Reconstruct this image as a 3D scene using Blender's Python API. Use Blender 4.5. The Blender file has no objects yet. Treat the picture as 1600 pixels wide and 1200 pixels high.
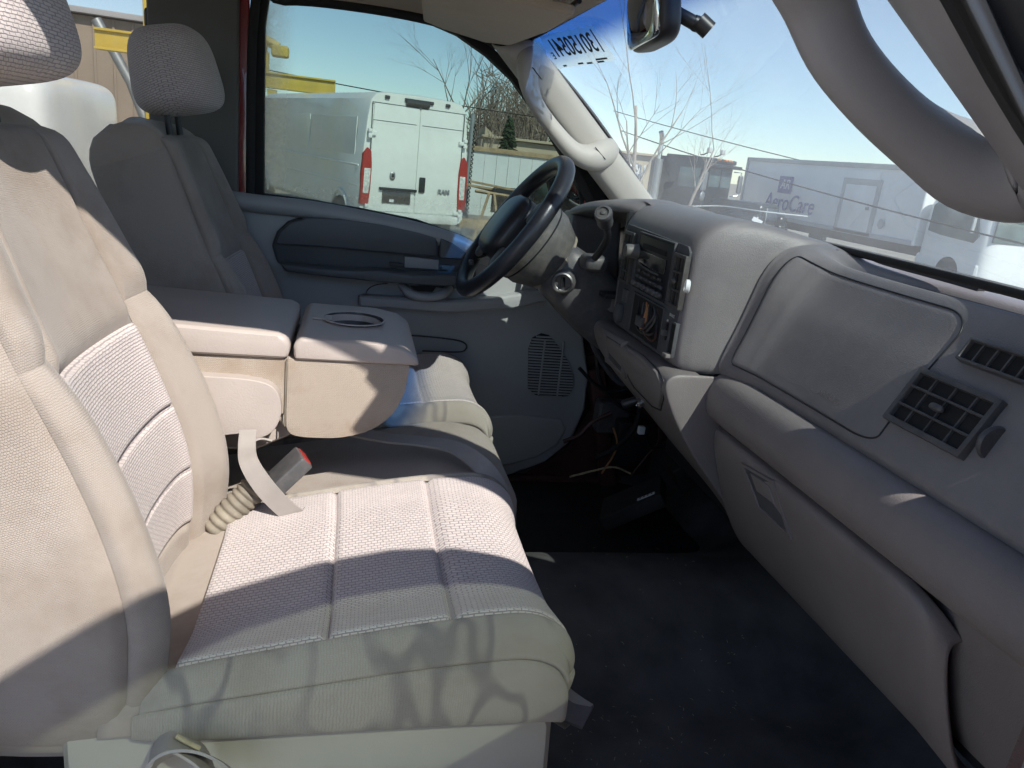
import bpy, bmesh, math, random
from mathutils import Vector, Matrix
V = Vector
random.seed(7)
sc = bpy.context.scene
COL = sc.collection

# ------------------------------------------------------------------ camera
YAW, PIT, ROL = math.radians(12.7), math.radians(16.5), math.radians(6.5)
CAM = V((0.0, -1.45, 1.80)); FPX = 1200.0
FW = V((math.sin(YAW)*math.cos(PIT), math.cos(YAW)*math.cos(PIT), -math.sin(PIT)))
R0 = V((math.cos(YAW), -math.sin(YAW), 0)); U0 = R0.cross(FW)
RT = R0*math.cos(ROL) + U0*math.sin(ROL); UP = U0*math.cos(ROL) - R0*math.sin(ROL)
cd = bpy.data.cameras.new('camera'); cam = bpy.data.objects.new('camera', cd); COL.objects.link(cam)
m = Matrix((RT, UP, -FW)).transposed().to_4x4(); m.translation = CAM
cam.matrix_world = m
cd.sensor_fit = 'HORIZONTAL'; cd.sensor_width = 36.0; cd.lens = 36.0*FPX/1600.0
cd.clip_start = 0.02; cd.clip_end = 2000
sc.camera = cam

def at(px, py, ax='y', v=0.0):
    """point of the place seen at a photo position, on the plane x, y or z = v"""
    d = FW*FPX + RT*(px-800) + UP*(600-py); i = 'xyz'.index(ax)
    return CAM + d*((v-CAM[i])/d[i])

# ------------------------------------------------------------------ light
SUN = V((0.45, -1.0, 1.09)).normalized()            # towards the sun
EL = math.asin(SUN.z); AZ = math.atan2(SUN.x, SUN.y)
w = bpy.data.worlds.new('World'); sc.world = w; w.use_nodes = True
nt = w.node_tree; nt.nodes.clear()
sky = nt.nodes.new('ShaderNodeTexSky'); sky.sky_type = 'NISHITA'; sky.sun_disc = False
sky.sun_elevation = EL; sky.sun_rotation = AZ; sky.air_density = .8; sky.dust_density = .15; sky.ozone_density = 2.0
bg = nt.nodes.new('ShaderNodeBackground'); bg.inputs[1].default_value = 0.15
wo = nt.nodes.new('ShaderNodeOutputWorld')
hs = nt.nodes.new('ShaderNodeHueSaturation'); hs.inputs['Saturation'].default_value = .95; hs.inputs['Value'].default_value = 1.0   # thin high haze: paler all over
nt.links.new(sky.outputs[0], hs.inputs['Color']); nt.links.new(hs.outputs[0], bg.inputs[0]); nt.links.new(bg.outputs[0], wo.inputs[0])
sd = bpy.data.lights.new('sun', 'SUN'); sd.energy = 4.6; sd.angle = math.radians(0.55); sd.color = (1.0, 0.95, 0.87)
so = bpy.data.objects.new('sun', sd); COL.objects.link(so)
so.rotation_euler = SUN.to_track_quat('Z', 'Y').to_euler(); so.location = (3, -4, 8)
vs = sc.view_settings; vs.view_transform = 'Standard'; vs.look = 'None'; vs.gamma = 1.0; vs.exposure = 0.62
sc.render.engine = 'CYCLES'
cy = sc.cycles
cy.use_denoising = True; cy.use_adaptive_sampling = True; cy.adaptive_threshold = .03; cy.max_bounces = 8; cy.diffuse_bounces = 4; cy.glossy_bounces = 3
cy.transparent_max_bounces = 16; cy.transmission_bounces = 6; cy.sample_clamp_indirect = 6.0
cy.caustics_reflective = False; cy.caustics_refractive = False

# ------------------------------------------------------------------ materials
def newmat(name):
    mt = bpy.data.materials.new(name); mt.use_nodes = True
    n = mt.node_tree.nodes; n.clear()
    o = n.new('ShaderNodeOutputMaterial')
    return mt, mt.node_tree, n, o

def plastic(name, col, rough=.55, var=.12, vscale=6, bump=.15, bscale=420, metal=0., spec=.5, dust=0., dustcol=(.42,.38,.33), coat=0.):
    mt, t, n, o = newmat(name); L = t.links.new
    p = n.new('ShaderNodeBsdfPrincipled')
    p.inputs['Roughness'].default_value = rough; p.inputs['Metallic'].default_value = metal
    p.inputs['Specular IOR Level'].default_value = spec; p.inputs['Coat Weight'].default_value = coat
    tc = n.new('ShaderNodeTexCoord')
    nz = n.new('ShaderNodeTexNoise'); nz.inputs['Scale'].default_value = vscale; nz.inputs['Detail'].default_value = 6
    L(tc.outputs['Object'], nz.inputs['Vector'])
    r = n.new('ShaderNodeValToRGB'); c = col
    r.color_ramp.elements[0].position = .3; r.color_ramp.elements[1].position = .7
    r.color_ramp.elements[0].color = (c[0]*(1-var), c[1]*(1-var), c[2]*(1-var), 1)
    r.color_ramp.elements[1].color = (min(1,c[0]*(1+var)), min(1,c[1]*(1+var)), min(1,c[2]*(1+var)), 1)
    L(nz.outputs[0], r.inputs[0]); src = r.outputs[0]
    if dust > 0:
        n2 = n.new('ShaderNodeTexNoise'); n2.inputs['Scale'].default_value = vscale*4.3; n2.inputs['Detail'].default_value = 9; n2.inputs['Roughness'].default_value = .7
        L(tc.outputs['Object'], n2.inputs['Vector'])
        mr = n.new('ShaderNodeMapRange'); mr.inputs[1].default_value = .45; mr.inputs[2].default_value = .75; mr.inputs[4].default_value = dust
        L(n2.outputs[0], mr.inputs[0])
        mx = n.new('ShaderNodeMix'); mx.data_type = 'RGBA'; L(mr.outputs[0], mx.inputs[0]); L(src, mx.inputs[6]); mx.inputs[7].default_value = (*dustcol, 1)
        src = mx.outputs[2]
    L(src, p.inputs['Base Color'])
    if bump > 0:
        nb = n.new('ShaderNodeTexNoise'); nb.inputs['Scale'].default_value = bscale; nb.inputs['Detail'].default_value = 3
        L(tc.outputs['Object'], nb.inputs['Vector'])
        b = n.new('ShaderNodeBump'); b.inputs['Strength'].default_value = bump; b.inputs['Distance'].default_value = .002
        L(nb.outputs[0], b.inputs['Height']); L(b.outputs[0], p.inputs['Normal'])
    L(p.outputs[0], o.inputs[0]); return mt

def fabric(name, col, stain=(.30,.25,.19), weave=None, wcol=None, stain_amt=.5, marks=0):
    """velour, or a coarse woven insert when weave=(row, cell) in metres; uses the patch uv in metres"""
    mt, t, n, o = newmat(name); L = t.links.new
    p = n.new('ShaderNodeBsdfPrincipled'); p.inputs['Roughness'].default_value = .92
    p.inputs['Specular IOR Level'].default_value = .12; p.inputs['Sheen Weight'].default_value = .25; p.inputs['Sheen Roughness'].default_value = .5
    tc = n.new('ShaderNodeTexCoord'); uv = tc.outputs['UV']; ob = tc.outputs['Object']
    big = n.new('ShaderNodeTexNoise'); big.inputs['Scale'].default_value = 5.5; big.inputs['Detail'].default_value = 8; big.inputs['Roughness'].default_value = .62
    L(ob, big.inputs['Vector'])
    mr = n.new('ShaderNodeMapRange'); mr.inputs[1].default_value = .48; mr.inputs[2].default_value = .78; mr.inputs[4].default_value = stain_amt
    L(big.outputs[0], mr.inputs[0])
    sm = n.new('ShaderNodeTexNoise'); sm.inputs['Scale'].default_value = 700; sm.inputs['Detail'].default_value = 2; L(ob, sm.inputs['Vector'])
    rr = n.new('ShaderNodeValToRGB'); rr.color_ramp.elements[0].position = .25; rr.color_ramp.elements[1].position = .75
    rr.color_ramp.elements[0].color = (col[0]*.82, col[1]*.82, col[2]*.82, 1); rr.color_ramp.elements[1].color = (col[0]*1.12, col[1]*1.12, col[2]*1.12, 1)
    L(sm.outputs[0], rr.inputs[0])
    src = rr.outputs[0]; h = sm.outputs[0]; dist = .0012; st = .35
    if weave:
        mp = n.new('ShaderNodeMapping'); L(uv, mp.inputs[0])
        nw = n.new('ShaderNodeTexNoise'); nw.inputs['Scale'].default_value = 160; L(uv, nw.inputs['Vector'])
        ad = n.new('ShaderNodeVectorMath'); ad.operation = 'MULTIPLY_ADD'; ad.inputs[1].default_value = (.003,.003,0); L(nw.outputs[1], ad.inputs[0]); L(mp.outputs[0], ad.inputs[2])
        br = n.new('ShaderNodeTexBrick'); br.inputs['Scale'].default_value = 1.0
        br.inputs['Brick Width'].default_value = weave[1]; br.inputs['Row Height'].default_value = weave[0]; br.inputs['Mortar Size'].default_value = weave[0]*.19
        br.inputs['Mortar Smooth'].default_value = .7; br.inputs['Bias'].default_value = -.2
        br.inputs['Color1'].default_value = (*wcol[0],1); br.inputs['Color2'].default_value = (*wcol[1],1); br.inputs['Mortar'].default_value = (*wcol[2],1)
        L(ad.outputs[0], br.inputs['Vector']); src = br.outputs[0]
        iv = n.new('ShaderNodeMath'); iv.operation = 'SUBTRACT'; iv.inputs[0].default_value = 1; L(br.outputs['Fac'], iv.inputs[1]); h = iv.outputs[0]; dist = .0022; st = .6
    mx = n.new('ShaderNodeMix'); mx.data_type = 'RGBA'; L(mr.outputs[0], mx.inputs[0]); L(src, mx.inputs[6]); mx.inputs[7].default_value = (*stain, 1)
    out = mx.outputs[2]
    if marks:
        # dark loops: thin contour lines of a soft noise, broken up by a second one
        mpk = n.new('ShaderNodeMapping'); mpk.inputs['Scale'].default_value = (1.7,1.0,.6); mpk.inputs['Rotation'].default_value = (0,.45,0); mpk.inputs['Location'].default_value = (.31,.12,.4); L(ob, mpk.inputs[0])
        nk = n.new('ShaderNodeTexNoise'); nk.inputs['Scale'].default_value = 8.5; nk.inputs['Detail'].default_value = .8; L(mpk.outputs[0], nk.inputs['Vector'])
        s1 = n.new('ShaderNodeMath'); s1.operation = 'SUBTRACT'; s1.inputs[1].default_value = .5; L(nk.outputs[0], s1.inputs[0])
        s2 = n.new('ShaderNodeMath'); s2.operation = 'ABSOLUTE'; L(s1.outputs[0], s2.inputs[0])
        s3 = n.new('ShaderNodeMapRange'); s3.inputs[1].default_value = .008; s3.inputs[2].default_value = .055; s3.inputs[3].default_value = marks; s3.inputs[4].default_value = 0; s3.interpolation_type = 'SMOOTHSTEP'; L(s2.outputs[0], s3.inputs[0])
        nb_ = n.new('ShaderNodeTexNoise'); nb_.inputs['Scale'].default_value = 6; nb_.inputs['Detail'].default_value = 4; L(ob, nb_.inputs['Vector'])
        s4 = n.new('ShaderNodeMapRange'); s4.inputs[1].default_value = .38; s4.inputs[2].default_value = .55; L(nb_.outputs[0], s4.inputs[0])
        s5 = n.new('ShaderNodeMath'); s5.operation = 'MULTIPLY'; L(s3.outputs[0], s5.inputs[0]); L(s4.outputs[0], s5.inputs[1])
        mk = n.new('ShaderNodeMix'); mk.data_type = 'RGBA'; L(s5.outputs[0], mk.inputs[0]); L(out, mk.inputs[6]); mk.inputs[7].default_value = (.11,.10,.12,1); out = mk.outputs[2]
    L(out, p.inputs['Base Color'])
    b = n.new('ShaderNodeBump'); b.inputs['Strength'].default_value = st; b.inputs['Distance'].default_value = dist
    L(h, b.inputs['Height'])
    b2 = n.new('ShaderNodeBump'); b2.inputs['Strength'].default_value = .4; b2.inputs['Distance'].default_value = .012
    n3 = n.new('ShaderNodeTexNoise'); n3.inputs['Scale'].default_value = 9; n3.inputs['Detail'].default_value = 2; L(ob, n3.inputs['Vector'])
    L(n3.outputs[0], b2.inputs['Height']); L(b.outputs[0], b2.inputs['Normal']); L(b2.outputs[0], p.inputs['Normal'])
    L(p.outputs[0], o.inputs[0]); return mt

def glass(name, tint=(.85,.92,.9), dust=.06, dustcol=(.75,.74,.70), edge=None, band=None, refl=.08, gl_rough=.02):
    """a pane: clear film + mirror film + a thin layer of dust; uv 0..1 over the pane drives edge dirt and the sun strip"""
    mt, t, n, o = newmat(name); L = t.links.new
    tr = n.new('ShaderNodeBsdfTransparent'); tr.inputs[0].default_value = (*tint, 1)
    gl = n.new('ShaderNodeBsdfGlossy'); gl.inputs['Roughness'].default_value = gl_rough
    fr = n.new('ShaderNodeLayerWeight'); fr.inputs[0].default_value = .18
    ml = n.new('ShaderNodeMath'); ml.operation = 'MULTIPLY'; ml.inputs[1].default_value = refl*4; L(fr.outputs['Fresnel'], ml.inputs[0])
    m1 = n.new('ShaderNodeMixShader'); L(ml.outputs[0], m1.inputs[0]); L(tr.outputs[0], m1.inputs[1]); L(gl.outputs[0], m1.inputs[2])
    df = n.new('ShaderNodeBsdfDiffuse'); df.inputs[0].default_value = (*dustcol,1)
    tl = n.new('ShaderNodeBsdfTranslucent'); tl.inputs[0].default_value = (*dustcol,1)
    md = n.new('ShaderNodeMixShader'); md.inputs[0].default_value = .6; L(df.outputs[0], md.inputs[1]); L(tl.outputs[0], md.inputs[2])
    tc = n.new('ShaderNodeTexCoord')
    nz = n.new('ShaderNodeTexNoise'); nz.inputs['Scale'].default_value = 5; nz.inputs['Detail'].default_value = 10; nz.inputs['Roughness'].default_value = .65; L(tc.outputs['Object'], nz.inputs['Vector'])
    mr = n.new('ShaderNodeMapRange'); mr.inputs[1].default_value = .3; mr.inputs[2].default_value = .75; mr.inputs[3].default_value = dust*.75; mr.inputs[4].default_value = dust*1.3
    L(nz.outputs[0], mr.inputs[0]); fac = mr.outputs[0]
    sp = n.new('ShaderNodeSeparateXYZ'); L(tc.outputs['UV'], sp.inputs[0])
    if edge:
        # dirt gathers at the lower edge and the rear edge of the pane
        def ramp(sock, a, b_, amt):
            q = n.new('ShaderNodeMapRange'); q.inputs[1].default_value = a; q.inputs[2].default_value = b_; q.inputs[3].default_value = amt; q.inputs[4].default_value = 0; q.interpolation_type = 'SMOOTHSTEP'
            L(sock, q.inputs[0]); return q.outputs[0]
        e1 = ramp(sp.outputs[1], 0, .34, edge[0]); e2 = ramp(sp.outputs[0], 0, .10, edge[1])
        a1 = n.new('ShaderNodeMath'); a1.operation = 'MAXIMUM'; L(e1, a1.inputs[0]); L(e2, a1.inputs[1])
        n2 = n.new('ShaderNodeTexNoise'); n2.inputs['Scale'].default_value = 22; n2.inputs['Detail'].default_value = 12; n2.inputs['Roughness'].default_value = .75; L(tc.outputs['Object'], n2.inputs['Vector'])
        q2 = n.new('ShaderNodeMapRange'); q2.inputs[1].default_value = .35; q2.inputs[2].default_value = .65; q2.inputs[3].default_value = .35; L(n2.outputs[0], q2.inputs[0])
        a2 = n.new('ShaderNodeMath'); a2.operation = 'MULTIPLY'; L(a1.outputs[0], a2.inputs[0]); L(q2.outputs[0], a2.inputs[1])
        a3 = n.new('ShaderNodeMath'); a3.operation = 'ADD'; a3.use_clamp = True; L(fac, a3.inputs[0]); L(a2.outputs[0], a3.inputs[1]); fac = a3.outputs[0]
    if band:
        q = n.new('ShaderNodeMapRange'); q.inputs[1].default_value = band[0]; q.inputs[2].default_value = band[1]; q.interpolation_type = 'SMOOTHSTEP'
        L(sp.outputs[1], q.inputs[0])
        mx = n.new('ShaderNodeMix'); mx.data_type = 'RGBA'; L(q.outputs[0], mx.inputs[0]); mx.inputs[6].default_value = (*tint,1); mx.inputs[7].default_value = (*band[2],1)
        L(mx.outputs[2], tr.inputs[0])
        mb = n.new('ShaderNodeMix'); mb.data_type = 'RGBA'; L(q.outputs[0], mb.inputs[0]); mb.inputs[6].default_value = (*dustcol,1); mb.inputs[7].default_value = (.03,.10,.30,1); L(mb.outputs[2], tl.inputs[0])
    m2 = n.new('ShaderNodeMixShader'); L(fac, m2.inputs[0]); L(m1.outputs[0], m2.inputs[1]); L(md.outputs[0], m2.inputs[2])
    L(m2.outputs[0], o.inputs[0]); return mt

def emis_lamp(name, col): return plastic(name, col, .15, .05, bump=0, coat=.5)

M = {}
M['velour'] = fabric('velour', (.405,.352,.318), weave=(.0021,.0026), wcol=((.405,.350,.308),(.385,.332,.29),(.345,.295,.255)), stain=(.225,.17,.125), stain_amt=.85)
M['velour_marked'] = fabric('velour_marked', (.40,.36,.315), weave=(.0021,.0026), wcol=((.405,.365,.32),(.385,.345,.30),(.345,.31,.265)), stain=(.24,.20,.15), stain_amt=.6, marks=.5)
M['weave'] = fabric('weave', (.6,.55,.5), weave=(.0044,.0092), wcol=((.60,.535,.515),(.53,.47,.455),(.30,.258,.258)), stain=(.36,.30,.26), stain_amt=.35)
M['twill'] = fabric('twill', (.45,.38,.32), weave=(.0022,.0042), wcol=((.46,.39,.33),(.42,.36,.30),(.32,.265,.215)), stain=(.27,.18,.11), stain_amt=1.0)
M['velour_old'] = fabric('velour_old', (.42,.40,.33), stain=(.22,.18,.14), stain_amt=.7)
M['stalk'] = plastic('stalk', (.21,.185,.145), .7, .3, 30, .2, 200)
M['vinyl'] = plastic('vinyl', (.43,.375,.345), .42, .06, 9, .25, 380, dust=.15)
M['trim'] = plastic('trim', (.40,.385,.34), .38, .06, 7, .12, 500, dust=.2)
M['dash'] = plastic('dash', (.195,.183,.186), .46, .08, 6, .35, 520, dust=.24, dustcol=(.30,.28,.26))
M['dash_lo'] = plastic('dash_lo', (.195,.176,.174), .48, .08, 6, .35, 520, dust=.2, dustcol=(.28,.26,.245))
M['bezel'] = plastic('bezel', (.078,.082,.09), .7, .1, 8, .2, 600, spec=.25, dust=.22, dustcol=(.2,.19,.18))
M['vent'] = plastic('vent', (.06,.058,.055), .55, .1, 20, .05, dust=.12)
M['black'] = plastic('black', (.016,.017,.02), .4, .15, 20, .05)
M['black_gloss'] = plastic('black_gloss', (.012,.014,.018), .12, .1, 20, 0, coat=.4)
M['rubber'] = plastic('rubber', (.012,.012,.013), .8, .2, 20, .1)
M['wheel'] = plastic('wheel', (.02,.021,.025), .33, .2, 12, .12, 260, dust=.12, dustcol=(.09,.085,.08))
M['hubgrey'] = plastic('hubgrey', (.095,.094,.092), .45, .08, 10, .2, 480, dust=.2)
M['shroud'] = plastic('shroud', (.075,.075,.08), .45, .1, 10, .2, 480, dust=.3, dustcol=(.24,.22,.2))
M['doorgrey'] = plastic('doorgrey', (.36,.375,.385), .4, .06, 6, .15, 480, dust=.15)
M['doorpod'] = plastic('doorpod', (.085,.097,.112), .4, .08, 6, .2, 480, dust=.12, dustcol=(.16,.15,.14))
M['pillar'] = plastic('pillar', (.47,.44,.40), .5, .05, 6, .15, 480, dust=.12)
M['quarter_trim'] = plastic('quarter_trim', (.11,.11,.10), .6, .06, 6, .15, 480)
M['near_trim_shaded'] = plastic('near_trim_shaded', (.34,.33,.345), .45, .05, 6, .15, 480, dust=.1)  # darker, greyer copy of the pillar plastic: near-side shade put into the colour
M['headliner'] = fabric('headliner', (.52,.45,.36), stain=(.33,.27,.2), stain_amt=.4)
M['carpet'] = plastic('carpet', (.105,.105,.107), .95, .3, 9, .8, 900, spec=.1, dust=.35, dustcol=(.12,.112,.10))
M['mat_rubber'] = plastic('mat_rubber', (.018,.019,.022), .8, .25, 18, .4, 600, dust=.2, dustcol=(.07,.065,.06))
M['red'] = plastic('red', (.22,.012,.018), .25, .05, 6, 0, coat=.6)
M['primer'] = plastic('primer', (.07,.028,.024), .6, .35, 12, .3, 200, dust=.25, dustcol=(.13,.1,.08))
M['chrome'] = plastic('chrome', (.75,.75,.76), .18, .05, 20, 0, metal=1.)
M['steel'] = plastic('steel', (.45,.45,.45), .4, .2, 20, .1, metal=1.)
M['white'] = plastic('white', (.72,.74,.74), .5, .05, 6, 0)
M['belt'] = plastic('belt', (.36,.33,.31), .5, .06, 30, .5, 1200)
M['belt_dark'] = plastic('belt_dark', (.16,.15,.16), .55, .1, 30, .5, 1200)
M['foam'] = plastic('foam', (.45,.36,.12), .95, .4, 30, .8, 120)
M['straw'] = plastic('straw', (.5,.43,.28), .8, .4, 60, 0)
M['red_plastic'] = plastic('red_plastic', (.36,.03,.022), .35, .1, 20, 0)
M['amber'] = plastic('amber', (.8,.25,.04), .3, .1, 20, 0)
M['van_paint'] = plastic('van_paint', (.78,.80,.78), .32, .04, 1.5, 0, dust=.16, dustcol=(.5,.47,.4), coat=.4)
M['lamp_clear'] = plastic('lamp_clear', (.62,.62,.60), .12, .3, 30, .2, 90, coat=.6)
M['yellow'] = plastic('yellow', (.55,.40,.06), .45, .12, 2, 0, dust=.2)
M['navy_truck'] = plastic('navy_truck', (.018,.022,.024), .3, .2, 2, 0, dust=.25, dustcol=(.1,.1,.09), coat=.3)
M['box_white'] = plastic('box_white', (.82,.84,.85), .45, .04, .8, 0, dust=.12)
M['box_rail'] = plastic('box_rail', (.42,.44,.45), .4, .08, 2, 0)
M['logo_blue'] = plastic('logo_blue', (.02,.05,.30), .5, .05, 5, 0)
M['bark'] = plastic('bark', (.34,.30,.26), .9, .3, 5, .5, 30, spec=.1)
M['twig'] = plastic('twig', (.25,.205,.165), .9, .3, 3, 0, spec=.1)
M['fir'] = plastic('fir', (.035,.055,.03), .8, .4, 4, 0, spec=.1)
M['tan_wall'] = plastic('tan_wall', (.46,.39,.29), .85, .08, .6, 0, spec=.1)
M['tan_shed'] = plastic('tan_shed', (.30,.25,.20), .8, .1, .5, 0, spec=.1)
M['shed_roof'] = plastic('shed_roof', (.36,.36,.37), .5, .1, .6, 0)
M['fence_white'] = plastic('fence_white', (.66,.70,.70), .5, .06, 1, 0, dust=.15)
M['wood'] = plastic('wood', (.36,.27,.17), .85, .25, 8, .2, 60, spec=.1)
M['galv'] = plastic('galv', (.33,.35,.35), .45, .1, 6, 0, metal=.6)
M['lens_dark'] = plastic('lens_dark', (.05,.045,.045), .2, .1, 9, 0, coat=.5)
M['cab_glass'] = plastic('cab_glass', (.10,.15,.15), .08, .3, 2, 0, coat=.6)
M['ground'] = plastic('ground', (.31,.28,.24), .95, .2, .5, .6, 6, spec=.1, dust=.5, dustcol=(.38,.345,.30))
M['mirror_glass'] = plastic('mirror_glass', (.5,.55,.58), .03, .02, 9, 0, metal=1.)
M['label_white'] = plastic('label_white', (.7,.72,.75), .5, .03, 20, 0)
M['ink'] = plastic('ink', (.012,.02,.018), .6, .05, 20, 0)
M['lettering'] = plastic('lettering', (.55,.55,.53), .6, .05, 20, 0)
M['copper'] = plastic('copper', (.45,.22,.09), .4, .1, 20, 0)
M['windshield'] = glass('windshield_glass', (.62,.685,.675), dust=.155, dustcol=(.80,.84,.86), band=(.80,.93,(.045,.15,.40)), refl=.05)
M['doorglass'] = glass('door_glass', (.29,.36,.325), dust=.03, dustcol=(.60,.56,.40), edge=(.85,.8), refl=.07)
M['rearglass'] = glass('rear_glass', (.50,.49,.46), dust=.08, dustcol=(.62,.55,.46), refl=.06)
M['openglass'] = glass('open_door_glass', (.17,.205,.165), dust=.13, dustcol=(.62,.64,.48), edge=(.35,.2), refl=.06)

# ------------------------------------------------------------------ mesh helpers
def link(o, parent=None):
    COL.objects.link(o)
    if parent is not None: o.parent = parent
    return o

def obj(name, verts, faces, mat, parent=None, smooth=True, uv=None, auto=None):
    me = bpy.data.meshes.new(name); me.from_pydata([tuple(v) for v in verts], [], faces)
    if uv is not None:
        l = me.uv_layers.new(name='UVMap')
        for lp in me.loops: l.data[lp.index].uv = uv[lp.vertex_index]
    me.materials.append(M[mat] if isinstance(mat, str) else mat)
    me.validate()
    if smooth: me.shade_smooth()
    if auto: 
        try: me.set_sharp_from_angle(angle=math.radians(auto))
        except Exception: pass
    return link(bpy.data.objects.new(name, me), parent)

def bobj(name, bm, mat, parent=None, auto=35):
    bmesh.ops.recalc_face_normals(bm, faces=bm.faces[:])
    me = bpy.data.meshes.new(name); bm.to_mesh(me); bm.free()
    me.materials.append(M[mat] if isinstance(mat, str) else mat); me.shade_smooth()
    try: me.set_sharp_from_angle(angle=math.radians(auto))
    except Exception: pass
    return link(bpy.data.objects.new(name, me), parent)

def tag(o, label, cat, group=None, kind=None):
    o['label'] = label; o['category'] = cat
    if group: o['group'] = group
    if kind: o['kind'] = kind
    return o

def struct(o, label=None):
    o['kind'] = 'structure'
    if label: o['label'] = label
    return o

def empty(name, label, cat, loc=(0,0,0), rz=0, group=None):
    o = bpy.data.objects.new(name, None); o.empty_display_size = .05; link(o); o.location = loc; o.rotation_euler = (0,0,rz)
    return tag(o, label, cat, group)

def cat1(p, t):
    """Catmull-Rom through the list p at t in 0..1"""
    n = len(p)-1; f = min(max(t,0),1)*n; i = min(int(f), n-1); s = f-i
    a, b = p[i], p[i+1]; z = p[i-1] if i > 0 else a*2-b; c = p[i+2] if i+2 <= n else b*2-a
    return (b*2*0 + (a*2) + (b-z)*s + (z*2-a*5+b*4-c)*s*s + (a*3-z-b*3+c)*s*s*s)*.5

def resamp(p, n, closed=False):
    p = [V(q) for q in p]
    if closed:
        q = p[-2:]+p+p[:3]; N = len(p); k = len(q)-1
        return [cat1(q, (2 + N*i/n)/k) for i in range(n)]
    return [cat1(p, i/(n-1)) for i in range(n)]

def interp(xs, ys, x):
    if x <= xs[0]: return ys[0]
    for i in range(len(xs)-1):
        if x <= xs[i+1]:
            t = (x-xs[i])/(xs[i+1]-xs[i]); t = t*t*(3-2*t)*.5 + t*.5
            return ys[i]*(1-t)+ys[i+1]*t if not isinstance(ys[i], (list,tuple)) else [a*(1-t)+b*t for a,b in zip(ys[i],ys[i+1])]
    return ys[-1]

def grid_faces(nr, nc, closed=False, off=0):
    f = []
    for i in range(nr-1):
        for j in range(nc if closed else nc-1):
            k = (j+1) % nc
            f.append((off+i*nc+j, off+i*nc+k, off+(i+1)*nc+k, off+(i+1)*nc+j))
    return f

def sheet(name, rows, mat, parent=None, nr=24, nc=40, thick=0.0):
    """smooth sheet through control rows (each a list of points of the same length)"""
    rr = [resamp(r, nc) for r in rows]
    cols = [resamp([r[j] for r in rr], nr) for j in range(nc)]
    vs_ = [cols[j][i] for i in range(nr) for j in range(nc)]
    o = obj(name, vs_, grid_faces(nr, nc), mat, parent)
    if thick:
        md = o.modifiers.new('thickness', 'SOLIDIFY'); md.thickness = thick; md.offset = 0
    return o

def patch(name, S, u0, u1, v0, v1, mat, parent=None, nu=28, nv=28, puff=.008, sink=-.004, rnd=.0, flip=False, size=(1,1), edge=.10, swap=False):
    """a padded panel lying on the surface S(u,v), its seams sunk and its middle raised"""
    vs_, uv = [], []
    e = 1e-3
    for i in range(nv):
        tv = i/(nv-1); 
        for j in range(nu):
            tu = j/(nu-1)
            a, b = tu, tv
            if rnd:
                dv = min(tv, 1-tv)
                if dv < rnd:
                    ins = (rnd - math.sqrt(max(0, rnd*rnd-(rnd-dv)**2)))
                    a = ins + tu*(1-2*ins)
            u = u0+(u1-u0)*a; v = v0+(v1-v0)*b
            P = S(u, v); nrm = (S(min(u+e,1),v)-S(max(u-e,0),v)).cross(S(u,min(v+e,1))-S(u,max(v-e,0)))
            nrm = nrm.normalized() if nrm.length > 1e-12 else V((1,0,0))
            if flip: nrm = -nrm
            def pr(x):
                d = min(x, 1-x)/edge
                return 1.0 if d >= 1 else math.sin(d*math.pi/2)**.8
            h = sink + (puff-sink)*pr(tu)*pr(tv)
            vs_.append(P+nrm*h); uv.append((a,b))
    r_ = nv//2; wd_ = sum((vs_[r_*nu+j+1]-vs_[r_*nu+j]).length for j in range(nu-1)); c_ = nu//2; ht_ = sum((vs_[(i+1)*nu+c_]-vs_[i*nu+c_]).length for i in range(nv-1))
    uv = [(b*ht_, a*wd_) if swap else (a*wd_, b*ht_) for a, b in uv]
    return obj(name, vs_, grid_faces(nv, nu), mat, parent, uv=uv)

def bevel_all(bm, r, seg=3, ang=None):
    if r <= 0: return
    es = bm.edges[:]
    if ang: es = [e for e in es if len(e.link_faces) == 2 and e.calc_face_angle(0) > ang]
    bmesh.ops.bevel(bm, geom=es, offset=r, segments=seg, profile=.6, affect='EDGES', clamp_overlap=True)

def box(name, c, s, mat, parent=None, bev=0.0, seg=3, rot=None, bmin=None):
    bm = bmesh.new() if bmin is None else bmin
    g = bmesh.ops.create_cube(bm, size=1.0)['verts']
    M4 = Matrix.Translation(V(c)) @ (rot.to_4x4() if rot is not None else Matrix()) @ Matrix.Diagonal((*s,1))
    bmesh.ops.transform(bm, matrix=M4, verts=g)
    if bmin is not None: return
    bevel_all(bm, bev, seg)
    return bobj(name, bm, mat, parent)

def prism(name, pts, vec, mat, parent=None, bev=0.0, seg=3, ang=.5):
    """polygon pts pushed along vec, its sharp edges rounded"""
    bm = bmesh.new(); vec = V(vec)
    a = [bm.verts.new(V(p)) for p in pts]; b = [bm.verts.new(V(p)+vec) for p in pts]
    n = len(a); bm.faces.new(a); bm.faces.new(b[::-1])
    for i in range(n): bm.faces.new((a[i], b[i], b[(i+1)%n], a[(i+1)%n]))
    bmesh.ops.recalc_face_normals(bm, faces=bm.faces[:])
    bevel_all(bm, bev, seg, ang)
    return bobj(name, bm, mat, parent)

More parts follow.
